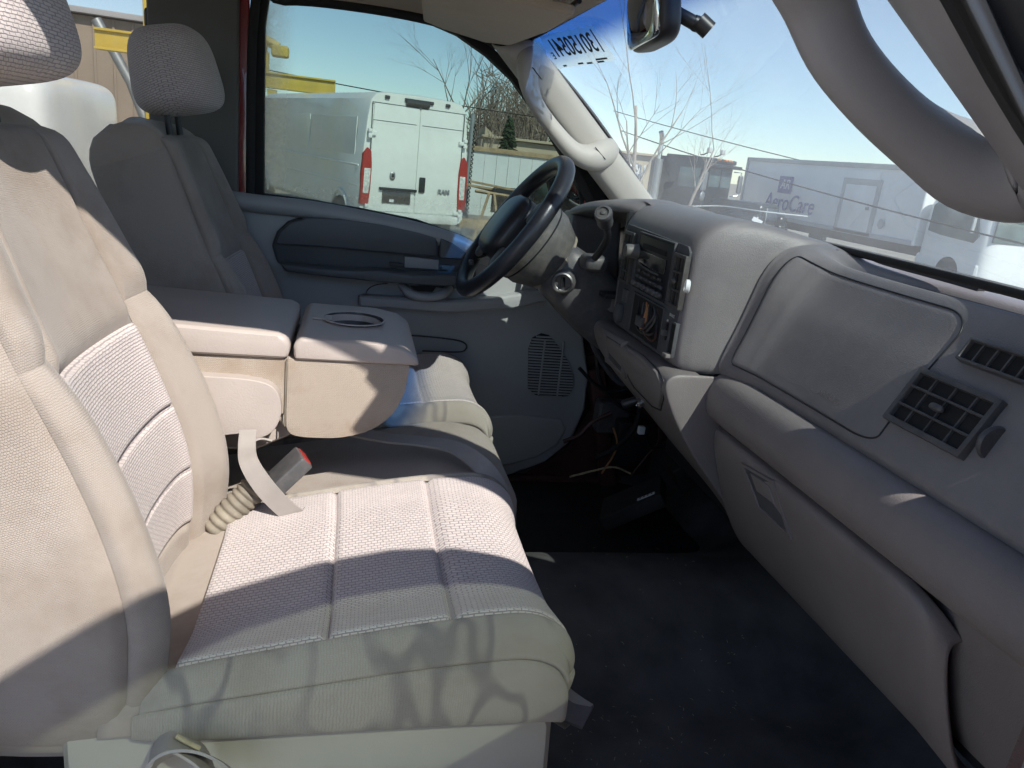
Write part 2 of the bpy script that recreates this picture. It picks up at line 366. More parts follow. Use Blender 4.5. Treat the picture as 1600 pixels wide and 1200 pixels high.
def ring(name, inner, outer, vec, mat, parent=None, bev=0.0):
    """closed frame between two outlines of equal length, pushed along vec"""
    bm = bmesh.new(); vec = V(vec); n = len(inner)
    L4 = [[bm.verts.new(V(p)) for p in inner], [bm.verts.new(V(p)) for p in outer], [bm.verts.new(V(p)+vec) for p in outer], [bm.verts.new(V(p)+vec) for p in inner]]
    for k in range(4):
        A, B = L4[k], L4[(k+1)%4]
        for i in range(n): bm.faces.new((A[i], A[(i+1)%n], B[(i+1)%n], B[i]))
    bmesh.ops.recalc_face_normals(bm, faces=bm.faces[:])
    if bev:
        es = [e for e in bm.edges if e.calc_face_angle(0) > .7]
        bmesh.ops.bevel(bm, geom=es, offset=bev, segments=2, profile=.6, affect='EDGES', clamp_overlap=True)
    return bobj(name, bm, mat, parent)

def tube_vf(path, rad, seg=12, flat=None, up=(0,0,1), off=0, cap=True):
    P = [V(p) for p in path]; n = len(P); vs_, fs = [], []
    up = V(up); prevs = None
    for i, p in enumerate(P):
        d = (P[min(i+1,n-1)]-P[max(i-1,0)]).normalized()
        if prevs is None:
            s = d.cross(up)
            if s.length < 1e-4: s = d.cross(V((1,0,0)))
        else:
            s = prevs - d*prevs.dot(d)
            if s.length < 1e-5: s = d.cross(up)
        s.normalize(); prevs = s; t = s.cross(d)
        r = rad(i/(n-1)) if callable(rad) else (rad[i] if isinstance(rad,(list,tuple)) else rad)
        rs, rt = (r, r) if flat is None else (r*flat[0], r*flat[1])
        for k in range(seg):
            a = 2*math.pi*k/seg; vs_.append(p + s*(math.cos(a)*rs) + t*(math.sin(a)*rt))
    fs = grid_faces(n, seg, True, off)
    if cap:
        fs.append(tuple(off+k for k in range(seg))[::-1]); fs.append(tuple(off+(n-1)*seg+k for k in range(seg)))
    return vs_, fs

def tube(name, path, rad, mat, parent=None, seg=12, flat=None, up=(0,0,1), smoothn=0, auto=50):
    if smoothn:
        path = resamp(path, smoothn)
        if isinstance(rad, (list,tuple)): rad = [q.x for q in resamp([V((r,0,0)) for r in rad], smoothn)]
    v, f = tube_vf(path, rad, seg, flat, up)
    return obj(name, v, f, mat, parent, auto=auto)

def tubes(name, specs, mat, parent=None, seg=6):
    v, f = [], []
    for s in specs:
        a, b = tube_vf(s[0], s[1], seg, off=len(v)); v += a; f += b
    return obj(name, v, f, mat, parent)

def sellip(name, c, r, mat, parent=None, e=(.6,.6), n=(28,36), R=None, squash=None):
    """super-ellipsoid: a rounded-box body"""
    def sp(x, p): return math.copysign(abs(x)**p, x)
    vs_ = []; uvs = []
    for i in range(n[0]+1):
        ph = -math.pi/2+math.pi*i/n[0]
        for j in range(n[1]):
            th = 2*math.pi*j/n[1]
            q = V((r[0]*sp(math.cos(ph),e[0])*sp(math.cos(th),e[1]), r[1]*sp(math.cos(ph),e[0])*sp(math.sin(th),e[1]), r[2]*sp(math.sin(ph),e[0])))
            uvs.append((abs((th/math.pi+.5)%2-1)*math.pi*(r[0]+r[1])*.5, q.z + (abs(q.x)*.3)))
            if squash: q = squash(q)
            if R is not None: q = R @ q
            vs_.append(V(c)+q)
    return obj(name, vs_, grid_faces(n[0]+1, n[1], True), mat, parent, uv=uvs)

def lathe(name, prof, mat, parent=None, c=(0,0,0), axis=(0,0,1), seg=24, auto=40, cap=False):
    """profile (radius, height) turned about axis through c"""
    ax = V(axis).normalized(); s = ax.orthogonal().normalized(); t = ax.cross(s); c = V(c); vs_ = []
    for r, h in prof:
        for k in range(seg):
            a = 2*math.pi*k/seg; vs_.append(c + ax*h + (s*math.cos(a)+t*math.sin(a))*r)
    f = grid_faces(len(prof), seg, True)
    if cap or prof[0][0] < .0035: f.append(tuple(range(seg))[::-1])
    if cap or prof[-1][0] < .0035: f.append(tuple((len(prof)-1)*seg+k for k in range(seg)))
    return obj(name, vs_, f, mat, parent, auto=auto)

def letters(name, s, size, mat, parent=None, loc=(0,0,0), X=(1,0,0), Y=(0,0,1), ext=.001, shear=0., align='CENTER', bold=0.):
    cu = bpy.data.curves.new(name, 'FONT'); cu.body = s; cu.size = size; cu.extrude = ext; cu.align_x = align; cu.align_y = 'CENTER'; cu.shear = shear; cu.offset = bold
    o = bpy.data.objects.new(name, cu); cu.materials.append(M[mat])
    X = V(X).normalized(); Y = V(Y).normalized(); Z = X.cross(Y)
    mm = Matrix((X,Y,Z)).transposed().to_4x4(); mm.translation = V(loc)
    link(o)
    dg = bpy.context.evaluated_depsgraph_get(); me = bpy.data.meshes.new_from_object(o.evaluated_get(dg)); me.name = name
    bpy.data.objects.remove(o); me.transform(mm)
    if not me.materials: me.materials.append(M[mat])
    return link(bpy.data.objects.new(name, me), parent)

def copy_tree(o, parent=None):
    c = o.copy(); COL.objects.link(c); c.parent = parent
    for ch in [k for k in bpy.data.objects if k.parent == o]: copy_tree(ch, c)
    return c

# ================================================================== THE SETTING: yard
def ground_z(x): return -0.032*max(0, x-3)
gv, nx, ny = [], 31, 31
for i in range(ny):
    for j in range(nx):
        x = math.copysign(abs((j-15)/15)**2.2*600, j-15); y = math.copysign(abs((i-15)/15)**2.2*600, i-15)
        gv.append((x, y, ground_z(min(x, 40))))
struct(obj('ground', gv, grid_faces(ny, nx), 'ground'), 'dusty bare ground of the vehicle yard')

# ------------------------------------------------------------------ cab shell
fl = []
xs = [-.98,-.5,0,.3,.6,.85,1.0,1.12,1.22,1.28]; zs = [0,0,0,0,0,.0,.02,.10,.22,.40]
ys = [-.80,-.74,-.6,-.42,-.30,-.2,-.08,.08,.2,.30,.42,.6,.74,.80]
def hump(y): return .13*math.exp(-(y/.21)**4)
rows = [[V((x, y, .80+z+hump(y)*(1-.2*(x<0)) + (.10 if abs(y) > .78 else 0))) for y in ys] for x, z in zip(xs, zs)]
floor = sheet('floor', rows, 'carpet', nr=50, nc=60); struct(floor, 'dark dirty carpet on the cab floor')

cab = empty('truck_cab', 'red pickup truck cab shell around the beige interior', 'truck cab', (0,0,0))
# roof skin and headliner
hr = []
for x in (-1.0,-.7,-.4,-.1,.15,.32,.42,.50):
    r_ = []
    for y in (-.74,-.70,-.55,-.3,0,.3,.55,.70,.74):
        k = 1-(y/.74)**2
        z = 2.125 + .055*k - (.045*max(0,(x-.15)/.35)**2) - (.02 if y > .73 else 0) + ((.03 if x > .05 else .07) if y < -.69 else 0)
        r_.append(V((x - (.09*(y/.74)**2 if x > .3 else 0), y, z)))
    hr.append(r_)
headl = sheet('headliner', hr, 'headliner', nr=30, nc=50); struct(headl, 'tan cloth headliner of the cab roof')
hr2 = [[p+V((0, (.05 if p.y > .5 else -.05 if p.y < -.5 else 0), .05)) for p in r_] for r_ in hr]
sheet('roof_panel', hr2, 'red', cab, nr=20, nc=30, thick=.004)
for s in (1, -1):
    # roof rail above the door opening
    rz_ = 0 if s > 0 else .03
    tube('roof_rail', [(-1.0, .755*s, 2.13+rz_*2.6), (-.5,.755*s,2.145+rz_*2.6), (-.1,.755*s,2.15+rz_*2), (.2,.755*s,2.15+rz_), (.36,.752*s,2.135+rz_*.5)], .028, 'red', cab, seg=10, smoothn=16)
    # jamb along the windshield pillar
    tube('pillar_jamb', [(.34,.745*s,2.12), (.47,.755*s,2.0), (.62,.765*s,1.86), (.76,.775*s,1.74), (.90,.78*s,1.62), (.92,.79*s,1.3), (.92,.79*s,.85)] if s > 0 else [(.34,-.79,2.135), (.47,-.805,2.045), (.61,-.82,1.925), (.76,-.84,1.80), (.93,-.87,1.64), (1.0,-.90,1.3), (1.0,-.90,.85)], .026 if s > 0 else [.03,.045,.055,.06,.06,.06,.05], 'red' if s > 0 else 'black', cab, seg=10, smoothn=24)
    tube('door_seal', [((-.27 if s>0 else -.42),.742*s,1.3), ((-.27 if s>0 else -.42),.742*s,2.06), ((-.2 if s>0 else -.36),.735*s,2.105 if s>0 else 2.17), (.0,.73*s,2.115 if s>0 else 2.16)] + ([(.2,.73,2.105), (.36,.725,2.065), (.50,.735,1.93), (.64,.74,1.81), (.80,.745,1.665), (.86,.75,1.5)] if s > 0 else [(.2,-.74,2.12), (.40,-.79,2.07), (.56,-.83,1.90), (.75,-.86,1.74), (.95,-.90,1.5)]), .012, 'rubber', cab, seg=8, smoothn=50)
    # pillar behind the front door: trim, red return, quarter glass, lower wall
    bo = 0 if s > 0 else -.14
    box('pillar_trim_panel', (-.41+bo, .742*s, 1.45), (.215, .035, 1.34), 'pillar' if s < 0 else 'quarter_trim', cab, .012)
    box('pillar_return', (-.295+bo, .766*s, 1.45), (.03, .05, 1.34), 'red', cab, .006)
    box('quarter_wall', (-.76, .77*s, 1.19), (.50, .05, .80), 'doorgrey', cab, .01)
    obj('quarter_glass', [(-1.0,.775*s,1.59), (-.515,.775*s,1.59), (-.515,.775*s,2.10), (-1.0,.775*s,2.10)], [(0,1,2,3)], 'rearglass', cab, uv=[(0,0),(1,0),(1,1),(0,1)])
    box('rear_pillar', (-1.0, .74*s, 1.5), (.06, .10, 1.3), 'doorgrey', cab, .01)
    box('door_sill', (.25, .79*s, .79), (1.3, .10, .08), 'primer', cab, .015)
box('rear_wall', (-1.0, 0, 1.2), (.04, 1.5, .82), 'doorgrey', cab, .01)
obj('rear_window', [(-1.0,-.70,1.61),(-1.0,.70,1.61),(-1.0,.70,2.12),(-1.0,-.70,2.12)], [(0,1,2,3)], 'rearglass', cab, uv=[(0,0),(1,0),(1,1),(0,1)])
box('window_latch', at(238,30,'y',.745), (.035,.03,.05), 'black', cab, .012)
box('firewall', (1.34, 0, 1.10), (.04, 1.6, .86), 'primer', cab)
# hood and cowl
sheet('hood', [[V((1.06,y,1.57-.02*(y/.7)**2)), V((1.3,y,1.55-.03*(y/.7)**2)), V((1.9,y,1.48-.05*(y/.7)**2)), V((2.4,y,1.36-.06*(y/.7)**2)), V((2.48,y,1.1))] for y in (-.78,-.5,-.2,.2,.5,.78)], 'red', cab, nr=16, nc=20, thick=.01)
sheet('cowl', [[V((.90-.05*(y/.7)**2,y,1.655)), V((.97,y,1.63)), V((1.05,y,1.60)), V((1.10,y,1.58))] for y in (-.76,-.4,0,.4,.76)], 'black', cab, nr=16, nc=12, thick=.01)
# dash-board underside wall that closes the cab below the windshield
box('cowl_panel', (1.15, 0, 1.50), (.40, 1.5, .06), 'primer', cab)

# windshield
def WS(u, v):
    y = -.725 + 1.425*u; k = 1-(y/.725)**2
    b = V((.835+.055*k, y, 1.700)); t = V((.415+.095*k, y*.985, 2.088+.062*k))
    return b.lerp(t, v) + V((.62,0,.78)).normalized()*.018*math.sin(math.pi*v)
wv, wu = [], []
for i in range(13):
    for j in range(25): wv.append(WS(j/24, i/12)); wu.append((j/24, i/12))
ws = tag(obj('windshield', wv, grid_faces(13, 25), 'windshield', uv=wu), 'dusty raked windshield with blue tinted strip along its top', 'windshield')
edge = [WS(0, i/20) for i in range(20)] + [WS(i/30, 1) for i in range(30)] + [WS(1, 1-i/20) for i in range(20)] + [WS(1-i/30, 0) for i in range(31)]
v_, f_ = tube_vf(edge, .0075, 6, cap=False); obj('windshield_seal', v_, f_, 'rubber', ws)
for k, (ux, ln, tilt) in enumerate(((.12,.50,.10), (.55,.52,.08))):
    wp = empty('wiper', ('black wiper at the base of the windshield before the airbag lid', 'black wiper at the base of the windshield before the wheel')[k], 'wiper', group='windshield wipers')
    p0 = WS(ux, .0)+V((.09,0,-.07)); p1 = WS(ux+.1, .0)+V((.05,0,-.02)); p2 = WS(ux+.32, .0)+V((.03,0,-.012))
    tube('wiper_arm', [p0, p0.lerp(p1,.5)+V((0,0,.02)), p1, p2], .007, 'black', wp, seg=6, smoothn=12)
    tube('wiper_blade', [WS(ux+.04+i*.05, .0)+V((.026,0,-.014)) for i in range(8)], .006, 'rubber', wp, seg=6)

# pillar trims and grab handles
def lineat(pts, t): return resamp([V((*p,0)) for p in pts], 101)[int(t*100)]
def pillar_trim(s, label):
    rows = []
    for t in (0,.25,.5,.75,1.0,1.15):
        e = V((.425+.40*t, .672 if s > 0 else .66+.11*(t-.2), 2.09-.378*t))        # windshield side
        dr = V((.335+.42*t+(0 if s > 0 else .05), .742 if s > 0 else .805, 2.085-.40*t + (.0 if t<1 else 0)))      # door side
        kb = 1 if s > 0 else .08
        mid = e.lerp(dr,.5)+V((-.028,-.030,-.022))*kb
        q = e.lerp(dr,.2)+V((-.012,-.018,-.008))*kb; q2 = e.lerp(dr,.82)+V((-.020,-.016,-.014))*kb
        rows.append([V((p.x, p.y*s, p.z)) for p in (e+V((.01,.01,.004)), e, q, mid, q2, dr, dr+V((.012,.014,.01)))])
    o = sheet('pillar_trim', rows, 'pillar' if s > 0 else 'near_trim_shaded', nr=30, nc=24, thick=.004); tag(o, label, 'pillar trim', 'windshield pillar trims'); return o
pillar_trim(1, 'beige windshield pillar trim behind the steering wheel')
pillar_trim(-1, 'shaded windshield pillar trim behind the large grab handle')

def grab_handle(name, path, radii, mat, label, flat, slots):
    h = empty(name, label, 'grab handle', group='windshield pillar grab handles')
    n = 40; P = resamp(path, n); rr = resamp([V((r,0,0)) for r in radii], n)
    v, f = tube_vf(P, [q.x for q in rr], 18, flat, up=(0,1,0)); o = obj('grip', v, f, mat, h)
    for a, b in slots:
        tube('screw_cover_slit', [a, a.lerp(b,.5)+V((.002,0,-.002)), b], .0012, 'black', h, seg=5)
    return h
Yh = .655
fp = [at(838,78,'y',.70), at(826,98,'y',.668), at(826,128,'y',.64), at(838,163,'y',.632), at(866,203,'y',.632), at(897,237,'y',.637), at(924,246,'y',.655), at(944,238,'y',.68), at(955,232,'y',.70)]
grab_handle('grab_handle', fp, [.030,.032,.027,.022,.022,.027,.037,.040,.030], 'pillar', 'beige grab handle on the pillar above the steering wheel', (1,.85),
            [(at(832,105,'y',.628), at(846,124,'y',.632)), (at(930,230,'y',.630), at(946,249,'y',.632))])
np_ = [at(1262,-150,'y',-.70), at(1248,-75,'y',-.665), at(1276,0,'y',-.645), at(1312,84,'y',-.64), at(1372,158,'y',-.64), at(1440,217,'y',-.643), at(1515,258,'y',-.65), at(1590,258,'y',-.67), at(1640,240,'y',-.70)]
grab_handle('grab_handle', np_, [.04,.040,.036,.034,.034,.037,.050,.066,.06], 'near_trim_shaded', 'large shade-toned grab handle framing the sky in the upper corner nearest the viewer', (1,.80), [])

# near windshield pillar skin, added and widened to shade the grab handle
sheet('pillar_shade_skin', [[V((.425+.40*t+.012, -(.648+.10*(t-.2)), 2.09-.378*t+.016)), V((.425+.40*t+.018, -.73, 2.09-.378*t+.022)), V((.40+.40*t+.016, -.80, 2.08-.378*t+.016)), V((.37+.40*t, -.86, 2.04-.378*t))] for t in (-.1,.2,.5,.8,1.1,1.3)], 'black', cab, nr=20, nc=10, thick=.004)
# sun visor
vp = [at(655,-40,'y',.40), at(700,18,'y',.47), at(745,38,'y',.50), at(786,54,'y',.52), at(800,50,'y',.50), at(858,18,'y',.44), at(870,-40,'y',.36)]
zz = lambda p: V((p.x, p.y, 2.095+.12*(p.y-.45)*0 - .03*(p.x-.1)))
vp = [(.10,.22,2.105), (.14,.60,2.085), (.19,.635,2.08), (.30,.64,2.062), (.36,.60,2.058), (.41,.40,2.075), (.42,.22,2.085)]
sv = empty('sun_visor', 'folded tan sun visor above the steering wheel', 'sun visor')
prism('visor_board', vp, (0,0,.022), 'headliner', sv, .009)
tube('visor_rod', [(.40,.62,2.085), (.415,.45,2.10), (.42,.2,2.11)], .006, 'black', sv, seg=8)

# rear-view mirror
mir = empty('rear_view_mirror', 'dark rear view mirror hanging at the top of the windshield', 'mirror')
mo = [at(994,75,'y',.02), at(1010,-40,'y',.02), at(1040,-60,'y',-.12), at(1046,8,'y',-.13), at(1038,52,'y',-.12), at(1022,76,'y',-.06), at(1004,84,'y',0)]
mc = at(1021,24,'y',-.02)
Rm = Matrix.Rotation(math.radians(-7),3,'Z') @ Matrix.Rotation(math.radians(-10),3,'Y')
sellip('mirror_shell', mc, (.026,.120,.055), 'black', mir, (.45,.5), R=Rm)
sellip('mirror_glass', mc+Rm@V((-.0165,0,0)), (.012,.113,.048), 'mirror_glass', mir, (.3,.4), R=Rm)
tube('mirror_arm', [mc+V((.02,-.03,.0)), at(1060,22,'y',-.06), at(1085,36,'y',-.07)], .012, 'black', mir, seg=12)
lathe('arm_ball', [(.001,-.012),(.012,-.008),(.014,0),(.012,.008),(.001,.012)], 'black', mir, at(1088,37,'y',-.07), (1,0,-.4), 14)
tube('mirror_mount', [at(1091,32,'y',-.075), at(1108,48,'y',-.08)], .016, 'black', mir, seg=14)

# auction sheet stuck inside the glass: seen from the back of its print
st = empty('windshield_sticker', 'translucent paper lot sticker with reversed number at windshield top', 'sticker')
def onWS(px, py, off=.006):
    lo, hi = .2, .9
    for _ in range(40):
        mid = (lo+hi)/2; p = at(px, py, 'y', mid)
        u = (p.y+.725)/1.425
        best = min((WS(u, k/60) for k in range(61)), key=lambda q: abs(q.z-p.z))
        if p.x > best.x: hi = mid
        else: lo = mid
    return p
A, B, Cc, D = onWS(847,52), onWS(930,35), onWS(968,89), onWS(872,104)
nrm = (B-A).cross(D-A).normalized()
if nrm.dot(CAM-A) < 0: nrm = -nrm
A, B, Cc, D = [p+nrm*.010 for p in (A,B,Cc,D)]
mt, t, n, o = newmat('sticker_paper'); df = n.new('ShaderNodeBsdfTranslucent'); df.inputs[0].default_value = (.62,.62,.52,1); tr = n.new('ShaderNodeBsdfTransparent'); mx = n.new('ShaderNodeMixShader'); mx.inputs[0].default_value = .42
t.links.new(tr.outputs[0], mx.inputs[1]); t.links.new(df.outputs[0], mx.inputs[2]); t.links.new(mx.outputs[0], o.inputs[0]); M['paper'] = mt
obj('sheet', [A,B,Cc,D], [(0,1,2,3)], 'paper', st, smooth=False)
ex = (B-A).normalized(); ey = -((D-A) - ex*(D-A).dot(ex)).normalized(); ctr = (A+B+Cc+D)/4
wdt = (B-A).length; hgt = (D-A).length
tl = letters('printed_number', '30150541', hgt*.70, 'ink', st, ctr+nrm*.001-ey*hgt*-.06, -ex, ey, .0004, 0, bold=.0006)
k = max((v.co-ctr).dot(ex) for v in tl.data.vertices); sc_ = wdt*.40/k
for v in tl.data.vertices:
    d = v.co-ctr; a = d.dot(ex); v.co = v.co + ex*(a*sc_-a)
letters('printed_letter', 'E', hgt*.28, 'ink', st, ctr-ex*wdt*.455-ey*hgt*.12+nrm*.001, -ex, ey, .0004)
for dx, dy, wl in ((.34,-.36,.20), (.30,-.43,.12), (.10,-.43,.10), (-.06,-.41,.10), (-.37,-.42,.07), (.455,.10,.02)):
    q = ctr+ex*wdt*dx+ey*hgt*dy+nrm*.001; a_ = ex*wdt*wl/2; b_ = ey*hgt*(.025 if wl > .05 else .3)
    obj('printed_small_line', [q-a_-b_, q+a_-b_, q+a_+b_, q-a_+b_], [(0,1,2,3)], 'ink', st, smooth=False)

# ================================================================== DASHBOARD
dash = empty('dashboard', 'grey moulded dashboard below the windshield', 'dashboard', (0,0,0))
box('dash_core', (1.06,-.27,1.35), (.46,1.20,.52), 'black', dash, .02)
PP = [(.95,1.675),(.905,1.686),(.872,1.682),(.857,1.666),(.845,1.675),(.831,1.663),(.806,1.622),(.782,1.585),(.763,1.55),(.745,1.513),(.730,1.482),(.722,1.462),(.724,1.444)]
PS = [(.95,1.690),(.905,1.700),(.872,1.703),(.845,1.702),(.815,1.698),(.786,1.688),(.762,1.667),(.745,1.635),(.732,1.59),(.718,1.54),(.703,1.495),(.695,1.462),(.70,1.444)]
def mixp(a, b, t): return [(p[0]*(1-t)+q[0]*t, p[1]*(1-t)+q[1]*t) for p, q in zip(a, b)]
PY = [-.140,-.150,-.175,-.21,-.26,-.40,-.54,-.70,-.84,-.96]; PT = [1,.97,.80,.42,.10,0,0,0,0,0]
def prow(y, prof): return [V((p[0], y, p[1])) for p in prof]
prs = [prow(y, mixp(PP, PS, t)) for y, t in zip(PY, PT)]
prs.insert(0, [p+V((.03,.006,-.01)) for p in prs[0]])
# passenger upper: control net that S() samples
def net(rows):
    def S(u, v):
        col = [cat1(r, v) for r in rows]; return cat1(col, u)
    return S
SP = net(prs)
def from_net(name, S, mat, parent, nu=60, nv=50, thick=0):
    vs_ = [S(j/(nu-1), i/(nv-1)) for i in range(nv) for j in range(nu)]
    o = obj(name, vs_, grid_faces(nv, nu), mat, parent)
    if thick:
        md = o.modifiers.new('thickness','SOLIDIFY'); md.thickness = thick; md.offset = 0
    return o
from_net('passenger_upper_panel', SP, 'dash', dash, 80, 60)
def u_of_y(rows, y):
    lo, hi = 0., 1.; S = net(rows)
    for _ in range(30):
        m_ = (lo+hi)/2
        if S(m_, .6).y > y: lo = m_
        else: hi = m_
    return lo
ua, ub = u_of_y(prs, -.168), u_of_y(prs, -.565)
lid = patch('airbag_lid', SP, ua, ub, .425, .885, 'dash', dash, 46, 40, puff=.0012, sink=-.001, rnd=.08, size=(.4,.25), edge=.012, flip=True)
def seam_loop(S, u0, u1, v0, v1, r, off, n=14):
    pts = []
    for cu, cv, a0 in ((u1-r[0], v0+r[1], -90), (u1-r[0], v1-r[1], 0), (u0+r[0], v1-r[1], 90), (u0+r[0], v0+r[1], 180)):
        for k in range(n+1):
            a = math.radians(a0+90*k/n); pts.append((cu+r[0]*math.cos(a), cv+r[1]*math.sin(a)))
    full = []
    for i in range(len(pts)):
        p, q = pts[i], pts[(i+1)%len(pts)]; m_ = 10 if i % (n+1) == n else 1
        for k in range(m_): full.append((p[0]+(q[0]-p[0])*k/m_, p[1]+(q[1]-p[1])*k/m_))
    out = []
    for u, v in full+full[:1]:
        nr = (S(min(u+.005,1),v)-S(max(u-.005,0),v)).cross(S(u,min(v+.005,1))-S(u,max(v-.005,0))).normalized()
        if nr.x > 0: nr = -nr
        out.append(S(u,v)+nr*off)
    return out
v_, f_ = tube_vf(seam_loop(SP, ua, ub, .425, .885, (.035,.06), .0006), .0014, 6, cap=False); obj('lid_seam', v_, f_, 'black', lid)
# embossed word on the lid
lp = SP(u_of_y(prs,-.43), .80); lx = (SP(u_of_y(prs,-.47),.80)-SP(u_of_y(prs,-.39),.80)).normalized(); ly = (SP(u_of_y(prs,-.43),.74)-lp).normalized(); ln = lx.cross(ly)
letters('embossed_word', 'AIRBAG', .016, 'dash_lo', lid, lp+ln*.0026, lx, ly, .0002)
# pad and glove box surround
QQ = [(.735,1.446),(.712,1.449),(.690,1.438),(.678,1.412),(.677,1.385),(.687,1.362),(.706,1.348),(.735,1.338),(.750,1.30),(.77,1.24),(.80,1.165),(.84,1.10),(.90,1.06)]
QY = [-.130,-.137,-.15,-.19,-.4,-.6,-.82,-.96]; QI = [.030,.008,.001,0,0,0,0,.0]
qrs = [[V((p[0]+i, y, p[1]-i*.2)) for p in QQ] for y, i in zip(QY, QI)]
SQ = net(qrs); from_net('knee_pad', SQ, 'dash_lo', dash, 60, 60)
# glove box door
GG = [(.716,1.341),(.702,1.334),(.704,1.31),(.716,1.27),(.737,1.215),(.762,1.16),(.79,1.115),(.815,1.09),(.84,1.085)]
grs = [[V((p[0]+i, y, p[1]+dz)) for p in GG] for y, i, dz in ((-.150,.03,-.01),(-.154,.012,-.003),(-.165,.002,0),(-.2,0,0),(-.4,0,0),(-.66,0,0),(-.71,.002,-.004),(-.745,.014,-.02),(-.765,.04,-.05))]
SG = net(grs)
gb = from_net('glove_box_door', SG, 'dash_lo', dash, 50, 40, .006)
slit = [V((.729, y, 1.3435)) for y in (-.15,-.3,-.5,-.72)]
tube('glove_box_gap', slit, .006, 'black', dash, seg=6)
# latch recess of the glove box: raised rim round a flat plate, recess shade put into its colour
def on_net(S, px, py, off=0.0, n=36):
    o_, d_ = CAM, (FW*FPX + RT*(px-800) + UP*(600-py)).normalized(); best = None
    for i in range(n):
        for j in range(n):
            u, v = i/(n-1), j/(n-1); P = S(u,v); e = ((P-o_) - d_*(P-o_).dot(d_)).length
            if best is None or e < best[0]: best = (e, u, v)
    _, u, v = best; st_ = 1/(n-1)
    for _k in range(6):
        for du in (-1,-.5,0,.5,1):
            for dv in (-1,-.5,0,.5,1):
                uu, vv_ = min(max(u+du*st_,0),1), min(max(v+dv*st_,0),1); P = S(uu,vv_); e = ((P-o_) - d_*(P-o_).dot(d_)).length
                if e < best[0]: best = (e, uu, vv_)
        _, u, v = best; st_ *= .5
    nr = (S(min(u+.01,1),v)-S(max(u-.01,0),v)).cross(S(u,min(v+.01,1))-S(u,max(v-.01,0))).normalized()
    if nr.dot(CAM-S(u,v)) < 0: nr = -nr
    return S(u,v)+nr*off
hp = [on_net(SG, *q, .004) for q in ((1163,722),(1213,752),(1243,842),(1190,793))]
hc = sum(hp, V())/4
def insetpoly(p, k): 
    c = sum(p, V())/len(p); return [c+(q-c)*k for q in p]
def proud(p, d): return [q+V((-d,0,-d*.25)) for q in p]
ring('latch_rim', proud(insetpoly(hp,.86),.004), proud(hp,.004), (.008,0,.002), 'dash_lo', gb, .0015)
prism('latch_shade_plate', proud(insetpoly(hp,.84),.0015), (.003,0,.001), 'bezel', gb, 0)
prism('latch_paddle', proud([hp[0].lerp(hp[1],.25).lerp(hp[3].lerp(hp[2],.25),.12), hp[0].lerp(hp[1],.8).lerp(hp[3].lerp(hp[2],.8),.16), hp[0].lerp(hp[1],.8).lerp(hp[3].lerp(hp[2],.8),.5), hp[0].lerp(hp[1],.25).lerp(hp[3].lerp(hp[2],.25),.5)], .004), (.006,0,.001), 'dash_lo', gb, .002)

# centre stack
CS = [(.95,1.695),(.90,1.703),(.84,1.714),(.77,1.726),(.71,1.731),(.668,1.724),(.638,1.704),(.622,1.672),(.6185,1.61),(.6185,1.53),(.620,1.458),(.632,1.437),(.66,1.430)]
crs = []
for y, t, dx in ((.325,0,.085),(.312,0,.030),(.300,0,.008),(.27,0,0),(.15,0,0),(.02,0,0),(-.085,.0,0),(-.113,.20,.0),(-.129,.60,.003),(-.137,.9,.006),(-.141,.97,.02)):
    prof = mixp(CS, PS, t)
    crs.append([V((p[0]+dx*(1 if k > 4 else k/5), y, p[1])) for k, p in enumerate(prof)])
SC = net(crs); from_net('centre_stack', SC, 'dash', dash, 70, 60)
# dark bezel face
bz = [(.27,1.672),(.262,1.678),(-.080,1.672),(-.092,1.662),(-.088,1.56),(-.082,1.462),(-.07,1.448),(.25,1.448),(.27,1.462)]
bezel = prism('centre_bezel', [(.6168, y, z) for y, z in bz], (.02,0,0), 'bezel', dash, .0012)
FX = .6158
def rect(y0,y1,z0,z1,x): return [V((x,y0,z0)),V((x,y1,z0)),V((x,y1,z1)),V((x,y0,z1))]
def vent(name, y0, y1, z0, z1, x, cols, rws, parent, mat='vent', knob=True, fw=.007, tilt=0, pr=.010):
    before = set(bpy.data.objects)
    v = ring(name, rect(y0-fw,y1+fw,z0+fw,z1-fw,x-pr), rect(y0,y1,z0,z1,x-pr), (pr+.004,0,0), mat, parent, .0018)
    prism('vent_cavity', rect(y0-fw*.6,y1+fw*.6,z0+fw*.6,z1-fw*.6,x-.002), (.003,0,0), 'rubber', v)
    for i in range(1, rws+1):
        z = z0+(z1-z0)*i/(rws+1); box('vent_slat', (x-.0068, (y0+y1)/2, z), (.006, abs(y1-y0)-2*fw+.002, .0032), mat, v, .0008, 1)
    for i in range(1, cols+1):
        y = y0+(y1-y0)*i/(cols+1); box('vent_vane', (x-.0042, y, (z0+z1)/2), (.004, .0026, z1-z0-2*fw+.002), mat, v, 0)
    if knob: sellip('vent_knob', (x-.012, (y0+y1)/2, (z0+z1)/2), (.005,.012,.005), mat, v, (.7,.7), (8,10))
    if tilt:
        c = V((x,(y0+y1)/2,(z0+z1)/2)); T = Matrix.Translation(c) @ Matrix.Rotation(math.radians(tilt),4,'Y') @ Matrix.Translation(-c)
        for o in set(bpy.data.objects)-before: o.data.transform(T)
    return v
vent('air_vent', .258, .195, 1.548, 1.664, FX, 2, 3, dash, pr=.0075)
vent('air_vent', -.040, -.098, 1.552, 1.655, FX, 2, 2, dash, pr=.0075)
